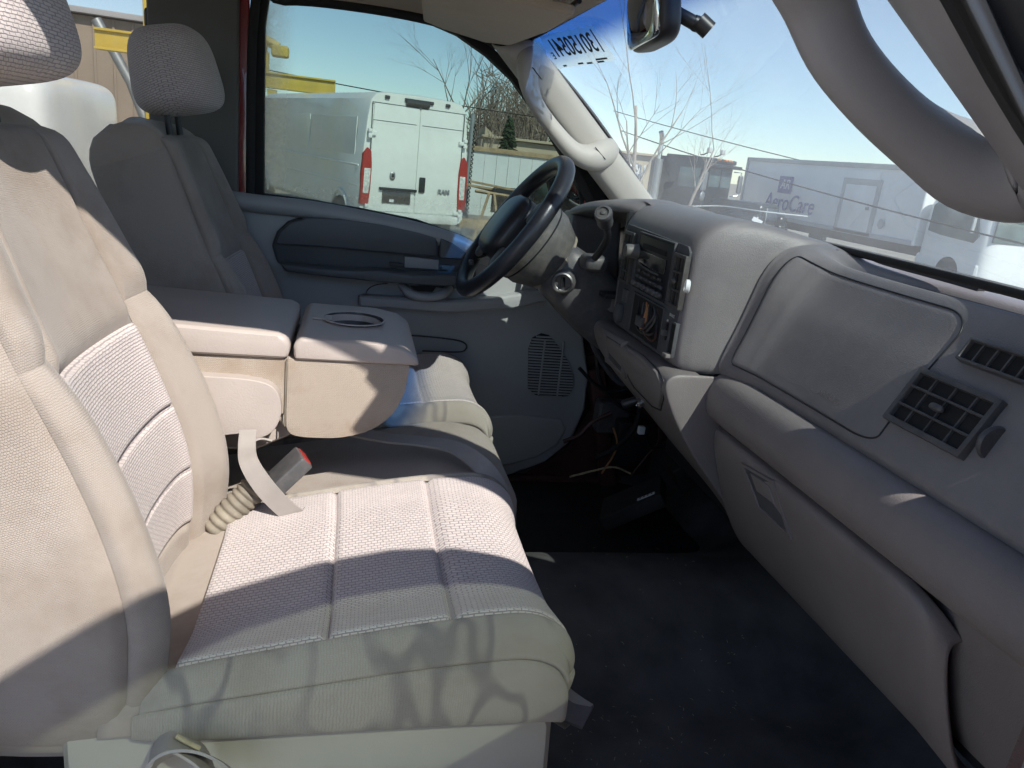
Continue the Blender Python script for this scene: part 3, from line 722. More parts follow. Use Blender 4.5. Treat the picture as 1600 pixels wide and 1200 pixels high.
# radio: two-slot head unit
ry0, ry1 = .163, -.028
rad = prism('radio', rect(ry0, ry1, 1.552, 1.668, FX-.004), (.02,0,0), 'black', dash, .003)
ring('radio_surround', rect(ry0,ry1,1.552,1.668,FX-.0055), rect(ry0+.005,ry1-.005,1.548,1.672,FX-.0055), (.010,0,0), 'bezel', rad, .002)
prism('radio_slot', rect(.135,.005,1.640,1.650,FX-.0065), (.004,0,0), 'rubber', rad, .001)
prism('radio_display', rect(.145,-.005,1.604,1.634,FX-.0070), (.004,0,0), 'black_gloss', rad, .001)
tube('display_bracket', [(FX-.008,.14,1.607),(FX-.010,.10,1.603),(FX-.009,.05,1.600),(FX-.008,.02,1.60)], .0016, 'hubgrey', rad, seg=5)
for i in range(6): box('radio_button', (FX-.008, .135-.027*i, 1.579), (.006,.020,.007), 'bezel', rad, .0015, 1)
for i in range(5): box('radio_button', (FX-.008, .130-.030*i, 1.592), (.006,.016,.006), 'vent', rad, .0015, 1)
for i in range(6): sellip('preset_button', (FX-.009, .143-.029*i, 1.563), (.007,.012,.0065), 'shroud', rad, (.8,.8), (8,12))
lathe('volume_knob', [(.001,.030),(.013,.028),(.015,.022),(.0155,.004),(.017,0)], 'hubgrey', rad, (FX-.006,.163,1.628), (-1,0,0), 20)
# ring clipped on the right vent
pr = lathe('vent_clip', [(.0095,0),(.0125,.002),(.0125,.008),(.0095,.010),(.0085,.008),(.0085,.002)], 'white', None, at(1078,448,'x',FX-.010), (-1,.35,0), 20)
tag(pr, 'small pale round cap clipped to the air vent beside the radio', 'cap')
# open pocket below the radio where the heater control was pulled out
prism('control_opening', rect(.150,-.022,1.455,1.538,FX-.001), (.002,0,0), 'rubber', dash)
ring('opening_lip', rect(.150,-.022,1.455,1.538,FX-.003), rect(.155,-.027,1.451,1.542,FX-.003), (.012,0,0), 'bezel', dash, .002)
hw = []
for i in range(7):
    y0 = random.uniform(-.0,.13); y1 = random.uniform(-.0,.13); z0 = random.uniform(1.47,1.52)
    hw.append((resamp([V((FX+.0,y0,1.532)), V((FX-.006,y0-.02,z0)), V((FX-.010,(y0+y1)/2,1.475)), V((FX-.004,y1,1.505)), V((FX,y1+.01,1.53))], 14), .0026))
for i, h_ in enumerate(hw): tube('loose_wire', h_[0], h_[1], ('black','black','primer','vent','black','bezel','copper')[i], dash, seg=6)
box('wire_plug', (FX-.006,.07,1.492), (.02,.035,.022), 'shroud', dash, .003)
# headlamp-side switches on the bezel, left of the pocket
sellip('dial_switch', (FX-.004,.225,1.478), (.012,.017,.022), 'bezel', dash, (.7,.8), (12,16))
box('switch_plate', (FX-.001,.205,1.522), (.008,.03,.03), 'shroud', dash, .003)
# right of the pocket: trailer brake lettering, slider and slot
letters('printed_word', 'BRAKE', .0085, 'lettering', dash, (FX-.0012,-.066,1.535), (0,-1,0), (0,0,1), .0003)
box('slider_slot', (FX-.001,-.050,1.500), (.004,.009,.035), 'black', dash, .001)
box('slider_knob', (FX-.004,-.050,1.497), (.012,.010,.012), 'hubgrey', dash, .002)
box('slider_mark', (FX-.0015,-.050,1.522), (.002,.004,.004), 'lettering', dash, 0)
ring('tray_rim', rect(-.072,-.093,1.462,1.522,FX-.003), rect(-.069,-.096,1.458,1.526,FX-.003), (.008,0,0), 'bezel', dash, .001)
prism('tray_slot', rect(-.072,-.093,1.462,1.522,FX-.0008), (.002,0,0), 'rubber', dash)
box('tray_tab', (FX-.006,-.085,1.460), (.014,.020,.008), 'dash_lo', dash, .002)

# lower centre console panel
def lowprof(b):
    base = [V((.66,0,1.436)), V((.612,0,1.433)), V((.597,0,1.418)), V((.603,0,1.392)), V((.628,0,1.345)), V((.668,0,1.288)), V((.725,0,1.22)), V((.79,0,1.15)), V((.84,0,1.08))]
    return [cat1(base, t*b) for t in [i/9 for i in range(10)]]
lrs = []
for y, b, dx in ((.385,.36,.03),(.375,.40,.012),(.35,.46,.002),(.28,.55,0),(.20,.60,0),(.12,.66,0),(.04,.74,0),(-.05,.86,0),(-.11,.97,0),(-.134,1.0,.0),(-.1395,1.0,.004),(-.1425,1.0,.06),(-.143,1.0,.16)):
    lrs.append([V((p.x+dx, y, p.z)) for p in lowprof(b)])
SL = net(lrs); from_net('lower_panel', SL, 'dash_lo', dash, 60, 40, .004)
tq = ((952,526),(974,541),(975,580),(954,557))
prism('coin_tray', [on_net(SL,*q,.004) for q in tq], (.004,0,0), 'bezel', dash, 0)
ring('coin_tray_rim', [on_net(SL,*q,.008) for q in tq], [on_net(SL,*q,.008) for q in ((945,516),(980,538),(981,590),(947,564))], (.010,0,.002), 'dash_lo', dash, .002)
al = [on_net(SL,*q,.007) for q in ((985,546),(1007,563),(1028,584),(1036,598),(1036,620),(1033,635),(1024,630),(996,602),(986,586))]
prism('ashtray_lid', al, (.010,0,.003), 'dash_lo', dash, .003)
v_, f_ = tube_vf([on_net(SL,*q,.003) for q in ((982,541),(1007,558),(1030,580),(1039,596),(1039,622),(1034,640),(1022,634),(993,605),(983,588),(982,541))], .0016, 5); obj('ashtray_seam', v_, f_, 'black', dash)
for i in range(4): box('grille_slot', on_net(SL, 920+i*6.5, 494+i*2.7, .002), (.006,.005,.014), 'black', dash, .001)
lathe('power_socket', [(.012,0),(.013,.012),(.010,.016),(.008,.004)], 'chrome', dash, on_net(SL,1004,628,.0), (-.8,0,-.5), 16)
lathe('socket_plug', [(.001,0),(.010,0),(.011,.03),(.008,.035),(.001,.036)], 'black', dash, on_net(SL,1000,622,.01), (-.8,.2,-.4), 12)

# driver side: hood over the instrument cluster, vent pod, lower edge
drs = []
for y, zl, xl in ((.80,1.640,.62),(.745,1.655,.60),(.70,1.668,.585),(.63,1.682,.578),(.55,1.700,.588),(.45,1.712,.598),(.36,1.720,.612),(.305,1.720,.635),(.260,1.708,.66),(.22,1.700,.67)):
    drs.append([V((.95,y,1.690)), V((.89,y,1.702)), V((.82,y,1.712+.3*(zl-1.71))), V((.74,y,zl+.014)), V((.67,y,zl+.013)), V((xl+.022,y,zl+.006)), V((xl+.003,y,zl-.006)), V((xl,y,zl-.018)), V((xl+.012,y,zl-.024)), V((xl+.05,y,zl-.028)), V((.75,y,zl-.035))])
from_net('cluster_hood', net(drs), 'dash', dash, 50, 50)
prism('instrument_cluster', rect(.60,.305,1.50,1.70,.735), (.02,0,0), 'black_gloss', dash, .004)
for yy, rr_ in ((.52,.05),(.40,.05),(.46,.028)):
    lathe('gauge_ring', [(rr_,0),(rr_+.004,.004),(rr_+.006,0)], 'bezel', dash, (.735,yy,1.60), (-1,0,0), 28)
box('cluster_wall', (.70,.302,1.60), (.15,.012,.21), 'black', dash, .003)
box('cluster_back', (.775,.45,1.58), (.02,.66,.24), 'black', dash, .003)
box('cluster_floor', (.67,.45,1.502), (.15,.32,.012), 'black', dash, .003)
pod = [V((.578,y,z)) for y, z in ((.745,1.50),(.745,1.655),(.70,1.668),(.64,1.676),(.60,1.66),(.575,1.56),(.56,1.50))]
prism('vent_pod', pod, (.14,0,0), 'dash', dash, .012)
vent('air_vent', .735, .655, 1.525, 1.635, .574, 1, 3, dash, knob=False)
box('lower_edge', (.67,.55,1.475), (.16,.42,.05), 'dash', dash, .012)
# passenger-end vents
vent('air_vent', -.560, -.705, 1.500, 1.585, .758, 3, 2, dash, 'shroud', True, .008, 28)
vent('demister_vent', -.600, -.790, 1.602, 1.636, .799, 7, 0, dash, 'shroud', False, .004, 28)
lathe('vent_thumbwheel', [(.020,-.004),(.022,0),(.020,.004)], 'shroud', dash, (.756,-.722,1.535), (0,1,0), 30, cap=True)
sellip('dash_sensor', (.868,-.17,1.692), (.008,.008,.008), 'bezel', dash, (1,1), (8,12))
tube('vin_gap', [V((.846,-.2,1.674)),V((.846,-.5,1.6745)),V((.846,-.89,1.674))], .0012, 'black', dash, seg=5)

# ================================================================== STEERING
WC = V((.379,.42,1.634)); WN = V((.831,0,-.556)).normalized(); WU = V((.556,0,.831)); WY = V((0,1,0)); WR = .190
def wpt(a, r, t): return WC + WU*(math.cos(a)*r) + WY*(math.sin(a)*r) + WN*t
sw = empty('steering_wheel', 'black steering wheel with worn rim on the driver side', 'steering wheel')
rim = [wpt(2*math.pi*i/64, WR, 0) for i in range(65)]
v_, f_ = tube_vf(rim, .0205, 16, cap=False, up=WN); obj('rim', v_, f_, 'wheel', sw)
Rw = Matrix((WN, WY, WU)).transposed()
sellip('airbag_pad', WC+WN*-.004-WU*.01, (.040,.095,.085), 'wheel', sw, (.6,.55), R=Rw)
for a in (math.radians(68), math.radians(-68), math.radians(128), math.radians(-128)):
    p0 = wpt(a, .07, .015); p1 = wpt(a, .13, .012); p2 = wpt(a, WR-.005, 0)
    tube('spoke', [p0, p1, p2], [.030,.024,.020], 'wheel', sw, seg=12, flat=(1,.5), up=WN, smoothn=10)
    sellip('spoke_inlay', wpt(a,.135,-.004), (.010,.022,.03), 'hubgrey', sw, (.7,.7), (10,14), R=Rw)
lathe('hub_cover', [(.01,.0),(.090,.012),(.108,.035),(.105,.075),(.085,.118),(.072,.130),(.01,.132)], 'hubgrey', sw, WC+WN*.012, WN, 40)
lathe('hub_seam', [(.1075,.055),(.1088,.057),(.1075,.059)], 'black', sw, WC+WN*.006, WN, 40)
box('horn_button', wpt(math.radians(150),.155,-.010), (.012,.02,.012), 'shroud', sw, .003, 2)
sc_n = empty('steering_column', 'dusty grey steering column shroud with ignition lock and levers', 'steering column')
def cpt(t, y, u): return WC + WN*t + WY*y + WU*u
secs = []
for t, hw_, hu, hd in ((.128,.070,.055,.06),(.135,.080,.062,.070),(.17,.085,.066,.082),(.23,.085,.068,.092),(.30,.080,.066,.10),(.36,.075,.06,.10),(.40,.07,.055,.095)):
    ring_ = []
    for k in range(28):
        a = 2*math.pi*k/28; c_, s_ = math.cos(a), math.sin(a)
        yy = hw_*math.copysign(abs(c_)**.55, c_); uu = (hu if s_ > 0 else hd)*math.copysign(abs(s_)**.55, s_)
        ring_.append(cpt(t, yy, uu))
    secs.append(ring_)
vv = [p for r_ in secs for p in r_]; ff = grid_faces(len(secs), 28, True); ff.append(tuple(range(28))[::-1])
obj('shroud', vv, ff, 'shroud', sc_n)
lathe('shroud_lip', [(.075,0),(.082,.004),(.082,.010),(.075,.012)], 'stalk', sc_n, WC+WN*.130, WN, 36)
ig = at(878,440,'y',.325)
igd = V((-.35,-.9,-.1)).normalized()
lathe('ignition_collar', [(.001,-.01),(.028,-.01),(.030,.012),(.026,.020),(.023,.020),(.020,.010),(.001,.010)], 'shroud', sc_n, ig+V((.008,.012,0)), igd, 28)
lathe('ignition_ring', [(.020,.012),(.0245,.016),(.0255,.022),(.022,.024),(.020,.020)], 'steel', sc_n, ig+V((.008,.012,0)), igd, 28)
box('key_slot', ig+igd*.012+V((.008,.012,0)), (.014,.004,.024), 'black', sc_n, .001, 1, Matrix.Rotation(math.radians(25),3,'Z'))
lathe('screw_cap', [(.001,.003),(.012,.003),(.013,0)], 'bezel', sc_n, at(906,462,'y',.345), (-.3,-.9,-.3), 16)
# gear lever on the column
gl = empty('gear_lever', 'black column gear lever with round knob leaning over the dashboard', 'gear lever')
k0, k1, k2, k3, k4 = at(925,408,'y',.30), at(936,395,'y',.27), at(949,372,'y',.24), at(947,352,'y',.225), at(943,338,'y',.22)
tube('lever', [k0,k1,k2,k3,k4], .0085, 'black', gl, seg=12, smoothn=24)
kd = (at(941,326,'y',.20)-at(945,348,'y',.225)).normalized()
lathe('knob', [(.010,-.004),(.017,0),(.0185,.008),(.018,.030),(.0195,.034),(.020,.042),(.018,.047),(.013,.048),(.012,.044),(.006,.044),(.005,.047),(.001,.048)], 'shroud', gl, at(946,349,'y',.222), (kd*1.0+V((-.25,-.55,.15))).normalized(), 28)
sellip('lever_boot', at(927,410,'y',.315), (.03,.035,.02), 'shroud', sc_n, (.6,.6), (12,16))
tube('turn_signal_lever', [cpt(.2,.08,.02), cpt(.17,.16,.03), cpt(.15,.21,.03)], .008, 'black', sc_n, seg=10)

# ================================================================== FOOTWELL
tube('bulkhead_beam', [(.86,.78,1.38), (.86,.4,1.37), (.88,-.1,1.36), (.9,-.75,1.36)], .03, 'primer', cab, seg=10)
# exposed metal where the trim is gone
kick = prism('cowl_side_metal', [at(912,560,'y',.765), at(925,640,'y',.765), at(890,700,'y',.765), at(800,750,'y',.765), at(800,800,'y',.765), at(1000,800,'y',.765), at(1040,600,'y',.765), at(960,540,'y',.765)], (0,.02,0), 'primer', cab)
box('kick_metal_rib', (.80,.735,1.0), (.05,.04,.42), 'primer', cab, .01, rot=Matrix.Rotation(math.radians(-14),3,'Y'))
box('fuse_panel', at(985,690,'y',.60), (.10,.05,.14), 'black', cab, .008)
box('heater_duct', at(955,650,'y',.66), (.10,.06,.10), 'shroud', cab, .015)
box('cowl_side_wall', (.93,.815,1.14), (.80,.03,.80), 'primer', cab)
box('toe_metal', (1.05,.55,1.28), (.06,.5,.30), 'primer', cab, .02)
pc = empty('brake_pedal', 'dark brake pedal hanging below the steering column', 'pedal')
tube('pedal_arm', [(.93,.40,1.30), (.95,.40,1.15), (.93,.41,1.02)], .012, 'steel', pc, seg=8, smoothn=10)
box('pedal_pad', (.915,.41,1.0), (.03,.10,.07), 'rubber', pc, .008, rot=Matrix.Rotation(math.radians(-30),3,'Y'))
wi = 0
for pts, mt_, r_ in (([(958,668),(964,690),(958,712),(940,740)],'copper',.003), ([(1030,650),(1028,690),(1008,715),(985,745)],'primer',.003), ([(905,575),(930,600),(960,612),(1000,600)],'black',.006),
                 ([(925,520),(945,560),(985,590),(1000,620)],'rubber',.010), ([(930,540),(940,600),(975,640),(1010,650)],'black',.006), ([(890,745),(930,735),(960,730),(985,740)],'straw',.003), ([(880,690),(905,680),(925,660),(955,645)],'primer',.006),
                 ([(1000,640),(990,670),(960,700),(930,715)],'rubber',.008), ([(915,505),(935,555),(960,590),(975,600)],'bezel',.010), ([(1010,680),(1020,700),(1045,690),(1050,660)],'black',.005)):
    pth = resamp([at(x,y,'y',.55) for x,y in pts], 20)
    o = tube('hanging_wire', pth, r_, mt_, seg=6); wi += 1
    tag(o, ('copper coloured wire dangling under the dashboard','thin brown wire hanging beside the glove box','black wire running under the dashboard edge','thick black hose under the dashboard','black cable looping down behind the column','pale wire lying along the footwell sill','brown cable strung across the bare footwell metal','dark hose curling towards the bulkhead','grey loom running along the dashboard lower edge','black lead looped below the ashtray')[wi-1], 'wire', 'wires hanging in the footwell')
cn = at(1002,672,'y',.40)
tag(box('wire_connector', cn, (.018,.015,.022), 'white', None, .003), 'small white wire connector dangling under the ashtray', 'connector')
bxp = empty('electronic_module', 'black electronic box with a small white label in the footwell', 'module')
mc_ = at(990,785,'z',.93); Rb = Matrix.Rotation(math.radians(-22),3,'Z') @ Matrix.Rotation(math.radians(-35),3,'Y')
box('module_case', mc_, (.18,.14,.04), 'mat_rubber', bxp, .006, rot=Rb)
lc = at(1006,765,'z',.965); box('module_label', mc_+Rb@V((.05,-.055,.0235)), (.05,.012,.002), 'label_white', bxp, 0, rot=Rb)
for k in range(4): box('label_print', mc_+Rb@V((.034+.011*k,-.055,.0248)), (.004,.006,.0006), 'ink', bxp, 0, rot=Rb)
tag(prism('floor_mat', [V((x,y,.806)) for x,y in ((.42,.25),(.95,.22),(1.02,.30),(1.02,.68),(.9,.74),(.42,.74))], (0,0,.008), 'mat_rubber', None, .003), 'black rubber mat on the driver footwell floor', 'floor mat')

# ================================================================== DRIVER DOOR
dd = empty('driver_door', 'grey driver door panel with dark armrest under the side window', 'door')
DY = .722
top = [(300,285),(385,305),(470,316),(560,331),(650,349),(715,368),(748,388),(800,402),(860,425)]
frt = [(893,470),(912,530),(920,585),(914,640),(893,690),(852,723),(800,742),(700,765),(300,765)]
prism('door_panel', [at(x,y,'y',DY) for x,y in top+frt], (0,.05,0), 'doorgrey', dd, .012)
# rolled shoulder below the glass
sh = [at(x,y,'y',.715) for x,y in ((300,303),(400,318),(480,327),(560,341),(650,360),(715,380),(750,398),(800,412),(860,436))]
tube('door_shoulder', sh, .024, 'doorgrey', dd, seg=14, smoothn=40)
bay = prism('trim_bay', [at(x,y,'y',.712) for x,y in ((424,384),(432,362),(450,345),(478,337),(530,338),(600,347),(660,360),(703,374),(730,392),(743,415),(746,440),(735,452),(700,452),(600,440),(500,430),(452,424),(432,410))], (0,.03,0), 'doorpod', dd, .010)
prism('upper_pod', [at(x,y,'y',.690) for x,y in ((428,383),(436,362),(454,346),(480,339),(530,340),(600,349),(655,361),(684,370),(686,403),(600,396),(500,387))], (0,.03,0), 'doorpod', dd, .012)
prism('speaker_pod', [at(x,y,'y',.688) for x,y in ((688,371),(708,380),(727,394),(736,407),(686,404))], (0,.03,0), 'doorpod', dd, .008)
prism('armrest', [at(x,y,'y',.640) for x,y in ((437,412),(500,419),(560,423),(590,422),(640,429),(738,430),(740,440),(700,448),(600,442),(500,432),(446,425))], (0,.07,0), 'doorpod', dd, .010)
sp_ = prism('switch_plate', [at(x,y,'y',.700) for x,y in ((632,401),(686,406),(685,421),(632,418))], (0,.012,0), 'doorgrey', dd, .002)
prism('window_switch', [at(x,y,'y',.692) for x,y in ((608,410),(629,412),(629,417),(610,416))], (0,.012,0), 'bezel', dd, .002)
prism('lock_switch', [at(x,y,'y',.692) for x,y in ((690,414),(704,416),(704,423),(690,421))], (0,.012,0), 'vent', dd, .002)
tube('pull_handle', [at(x,y,'y',q) for x,y,q in ((628,444,.70),(640,458,.672),(665,464,.665),(690,460,.672),(702,450,.70))], .013, 'doorgrey', dd, seg=12, smoothn=20)
prism('pull_recess', [at(x,y,'y',.719) for x,y in ((640,446),(682,448),(676,456),(648,455))], (0,.004,0), 'black', dd)
tube('panel_crease', [at(x,y,'y',.7205) for x,y in ((570,464),(575,452),(588,445),(606,443))], .0014, 'black', dd, seg=5, smoothn=14)
tube('map_pocket_edge', [at(x,y,'y',.716) for x,y in ((600,522),(655,525),(705,530),(726,536),(728,545),(715,550),(660,548))], .0022, 'bezel', dd, seg=6, smoothn=24)
prism('lower_ledge', [at(x,y,'y',.680) for x,y in ((560,462),(700,470),(770,466),(858,452),(862,470),(800,484),(700,490),(560,480))], (0,.05,0), 'doorgrey', dd, .014)
prism('kick_bolster', [at(x,y,'y',.712) for x,y in ((765,650),(820,648),(878,655),(886,672),(872,697),(840,715),(800,727),(765,730))], (0,.03,0), 'doorgrey', dd, .012)
# speaker grille: frame outline and horizontal slats
go = [(826,545),(832,528),(846,521),(858,524),(872,540),(886,562),(895,585),(896,605),(888,619),(862,621),(836,617),(825,607)]
gpts = [at(x,y,'y',.7165) for x,y in go]
sg = prism('speaker_grille', gpts, (0,.004,0), 'rubber', dd, 0)
bm = bmesh.new()
def xr(z):
    xs_ = []
    for i in range(len(gpts)):
        a, b = gpts[i], gpts[(i+1)%len(gpts)]
        if (a.z-z)*(b.z-z) < 0: xs_.append(a.x+(b.x-a.x)*(z-a.z)/(b.z-a.z))
    return (min(xs_), max(xs_)) if len(xs_) > 1 else None
z = min(p.z for p in gpts)+.004
while z < max(p.z for p in gpts)-.003:
    r_ = xr(z)
    if r_: box('', ((r_[0]+r_[1])/2, .7140, z), (r_[1]-r_[0], .006, .0042), '', bmin=bm)
    z += .0088
bobj('grille_slats', bm, 'doorgrey', sg)
for k in (.3,.68):
    xk = min(p.x for p in gpts)*(1-k)+max(p.x for p in gpts)*k; zs_ = [p.z for p in gpts]
    box('grille_bar', (xk,.7135,(min(zs_)+max(zs_))/2-.006), (.005,.007,(max(zs_)-min(zs_))*.86), 'doorgrey', sg, .001, 1)
# window pane and frame
gi = [(410,303),(410,150),(411,40),(418,-6),(450,-12),(520,-2),(600,14),(660,28),(715,52),(760,84),(800,122),(850,192),(885,252),(918,318),(925,352),(905,392),(860,412),(800,404),(758,392),(722,371),(650,346),(560,328),(480,314)]
pin = [at(x,y,'y',.775) for x,y in gi]
xmin, xmax = min(p.x for p in pin), max(p.x for p in pin); zmin, zmax = min(p.z for p in pin), max(p.z for p in pin)
obj('window_glass', pin, [tuple(range(len(pin)))], 'doorglass', dd, smooth=False, uv=[((p.x-xmin)/(xmax-xmin), (p.z-zmin)/(zmax-zmin)) for p in pin])
cen = sum(pin, V())/len(pin)
def outset(P, d):
    n = len(P); R_ = []
    for i in range(n):
        a, b, c = P[i-1], P[i], P[(i+1)%n]
        e = (c-a).normalized(); nn = V((e.z,0,-e.x))
        if nn.dot(b-cen) < 0: nn = -nn
        R_.append(b+nn*d)
    return R_
ring('window_seal', [p+V((0,-.02,0)) for p in outset(pin,-.006)], [p+V((0,-.02,0)) for p in outset(pin,.020)], (0,.04,0), 'rubber', dd, .003)
box('door_lock_button', at(467,322,'y',.735), (.014,.014,.03), 'black', dd, .004)
# front sail area seen past the pillar
prism('sail_trim', [at(x,y,'y',.768) for x,y in ((893,236),(938,282),(990,335),(985,362),(915,362))], (0,.01,0), 'rubber', dd)
prism('sail_red', [at(x,y,'y',.762) for x,y in ((915,283),(921,300),(934,318),(930,332),(911,338),(913,305))], (0,.006,0), 'red', dd, .002)
# door mirror outside the glass
mr_ = empty('door_mirror', 'black tall tow mirror outside the driver window', 'mirror')
mp = [at(x,y,'y',1.0) for x,y in ((826,345),(828,290),(838,262),(858,250),(900,250),(912,262),(912,350),(880,362))]
prism('mirror_housing', mp, (.03,.09,0), 'black', mr_, .02)
prism('mirror_face', [p+V((-.001,-.003,0)) for p in insetpoly(mp,.86)], (0,.004,0), 'mirror_glass', mr_, .001)
tube('mirror_bracket', [at(905,330,'y',1.0), at(925,335,'y',.9), at(935,335,'y',.80)], .02, 'black', mr_, seg=8)

# ================================================================== PASSENGER DOOR (standing open, towards the sun)
pdoor = empty('passenger_door', 'red passenger door standing open outside the frame', 'door', (.84,-.80,0), math.radians(40))
# local: -x runs from the hinge to the latch edge
def pd(s, z, t=0): return V((-s, t, z))
fo = [(.02,1.60),(.20,1.68),(.33,1.78),(.40,1.86),(.478,1.965),(.56,2.03),(.666,2.078),(.82,2.112),(1.12,2.095),(1.21,2.06),(1.25,1.97),(1.25,1.60)]
fi = [(.12,1.615),(.24,1.66),(.365,1.755),(.44,1.83),(.515,1.915),(.59,1.972),(.685,2.02),(.82,2.052),(1.10,2.04),(1.165,2.02),(1.195,1.95),(1.195,1.615)]
ring('window_frame', [pd(*q) for q in fi], [pd(*q) for q in fo], (0,-.05,0), 'red', pdoor, .006)
pg_ = [pd(q[0],q[1],-.025) for q in fi]
obj('window_glass', pg_, [tuple(range(len(pg_)))], 'openglass', pdoor, smooth=False, uv=[(1-q[0]/1.25,(q[1]-1.6)/.48) for q in fi])
prism('door_skin', [pd(*q) for q in ((.0,.80),(.0,1.50),(.02,1.598),(1.25,1.598),(1.26,1.2),(1.22,.80))], (0,-.10,0), 'red', pdoor, .02)
prism('door_panel', [pd(*q, -.018) for q in ((.36,.84),(.36,1.50),(.40,1.585),(1.22,1.585),(1.22,1.2),(1.18,.84))], (0,.022,0), 'doorgrey', pdoor, .015)

# ================================================================== SEATS
SPN = [V(p) for p in ((-.252,0,1.07),(-.243,0,1.19),(-.246,0,1.30),(-.280,0,1.42),(-.342,0,1.58),(-.388,0,1.70),(-.432,0,1.815))]
AU = [-.80,-.97,-1.0,-1.0,-.97,-.86,-.66,-.45,0,.45,.66,.86,.97,1.0,1.0,.97,.80]
def back_section(v):
    b = interp([0,.25,.45,.7,1],[.040,.052,.046,.024,.008], v)
    return [-.165,-.150,-.11,-.055,b*.3-.006,b,b*.45,-.004,-.014,-.004,b*.45,b,b*.3-.006,-.055,-.11,-.150,-.165]
def SB(u, v):
    vv = min(v, 1.0); P = cat1(SPN, vv); d = (cat1(SPN, min(vv+.02,1))-cat1(SPN, max(vv-.02,0))).normalized(); n = V((d.z,0,-d.x))
    w_ = interp([0,.1,.35,.6,.8,.92,1],[.225,.245,.252,.240,.212,.195,.180], vv)
    ds = back_section(vv); k = 1.0; lift = 0
    if vv > .88:
        q = (vv-.88)/.12; k = math.sqrt(max(0,1-q*q)); 
    a = cat1([V((x,0,0)) for x in AU], u).x; dd_ = cat1([V((x,0,0)) for x in ds], u).x
    mid = -.085
    dd2 = mid+(dd_-mid)*(.18+.82*k)
    aa = a*w_*(.90+.10*k)
    arc = .016*(1-min(1,abs(a))**2)*(1 if vv > .8 else 0)*((vv-.8)/.2 if vv > .8 else 0)
    return P + V((0,aa,0)) + n*dd2 + d*arc
CPV = [V(p) for p in ((-.255,0,1.150),(-.17,0,1.172),(-.05,0,1.196),(.08,0,1.220),(.18,0,1.234),(.240,0,1.236),(.276,0,1.216),(.291,0,1.178),(.289,0,1.140),(.272,0,1.118))]
CA = [-.90,-.985,-1.0,-.99,-.955,-.87,-.72,-.5,0,.5,.72,.87,.955,.99,1.0,.985,.90]
CD = [-.118,-.108,-.08,-.04,-.010,.012,.008,.0,-.006,.0,.008,.012,-.010,-.04,-.08,-.108,-.118]
def SCu(u, v):
    P = cat1(CPV, v); d = (cat1(CPV, min(v+.01,1))-cat1(CPV, max(v-.01,0))).normalized(); n = V((-d.z,0,d.x))
    q = max(0,(v-.55)/.45); w_ = .252 - .028*q**3
    s_ = max(0, (P.z-1.112)/.118)
    a = cat1([V((x,0,0)) for x in CA], u).x; h = cat1([V((x,0,0)) for x in CD], u).x
    return P + V((0,a*w_,0)) + (V((0,0,h*s_)) if h < 0 else n*h)
def body(name, S, mat, parent, nu=48, nv=40, flip=False, inset=.0055):
    vs_ = []
    for i in range(nv):
        for j in range(nu):
            u, v = j/(nu-1), i/(nv-1); e = 2e-3
            nrm = (S(min(u+e,1),v)-S(max(u-e,0),v)).cross(S(u,min(v+e,1))-S(u,max(v-e,0)))
            nrm = nrm.normalized() if nrm.length > 1e-12 else V((0,0,0))
            vs_.append(S(u,v) - nrm*(inset if not flip else -inset))
    f = grid_faces(nv, nu)
    for i in range(nv-1): f.append((i*nu+nu-1, i*nu, (i+1)*nu, (i+1)*nu+nu-1))
    f.append(tuple(range(nu))[::-1]); f.append(tuple((nv-1)*nu+j for j in range(nu)))
    return obj(name, vs_, f, mat, parent)
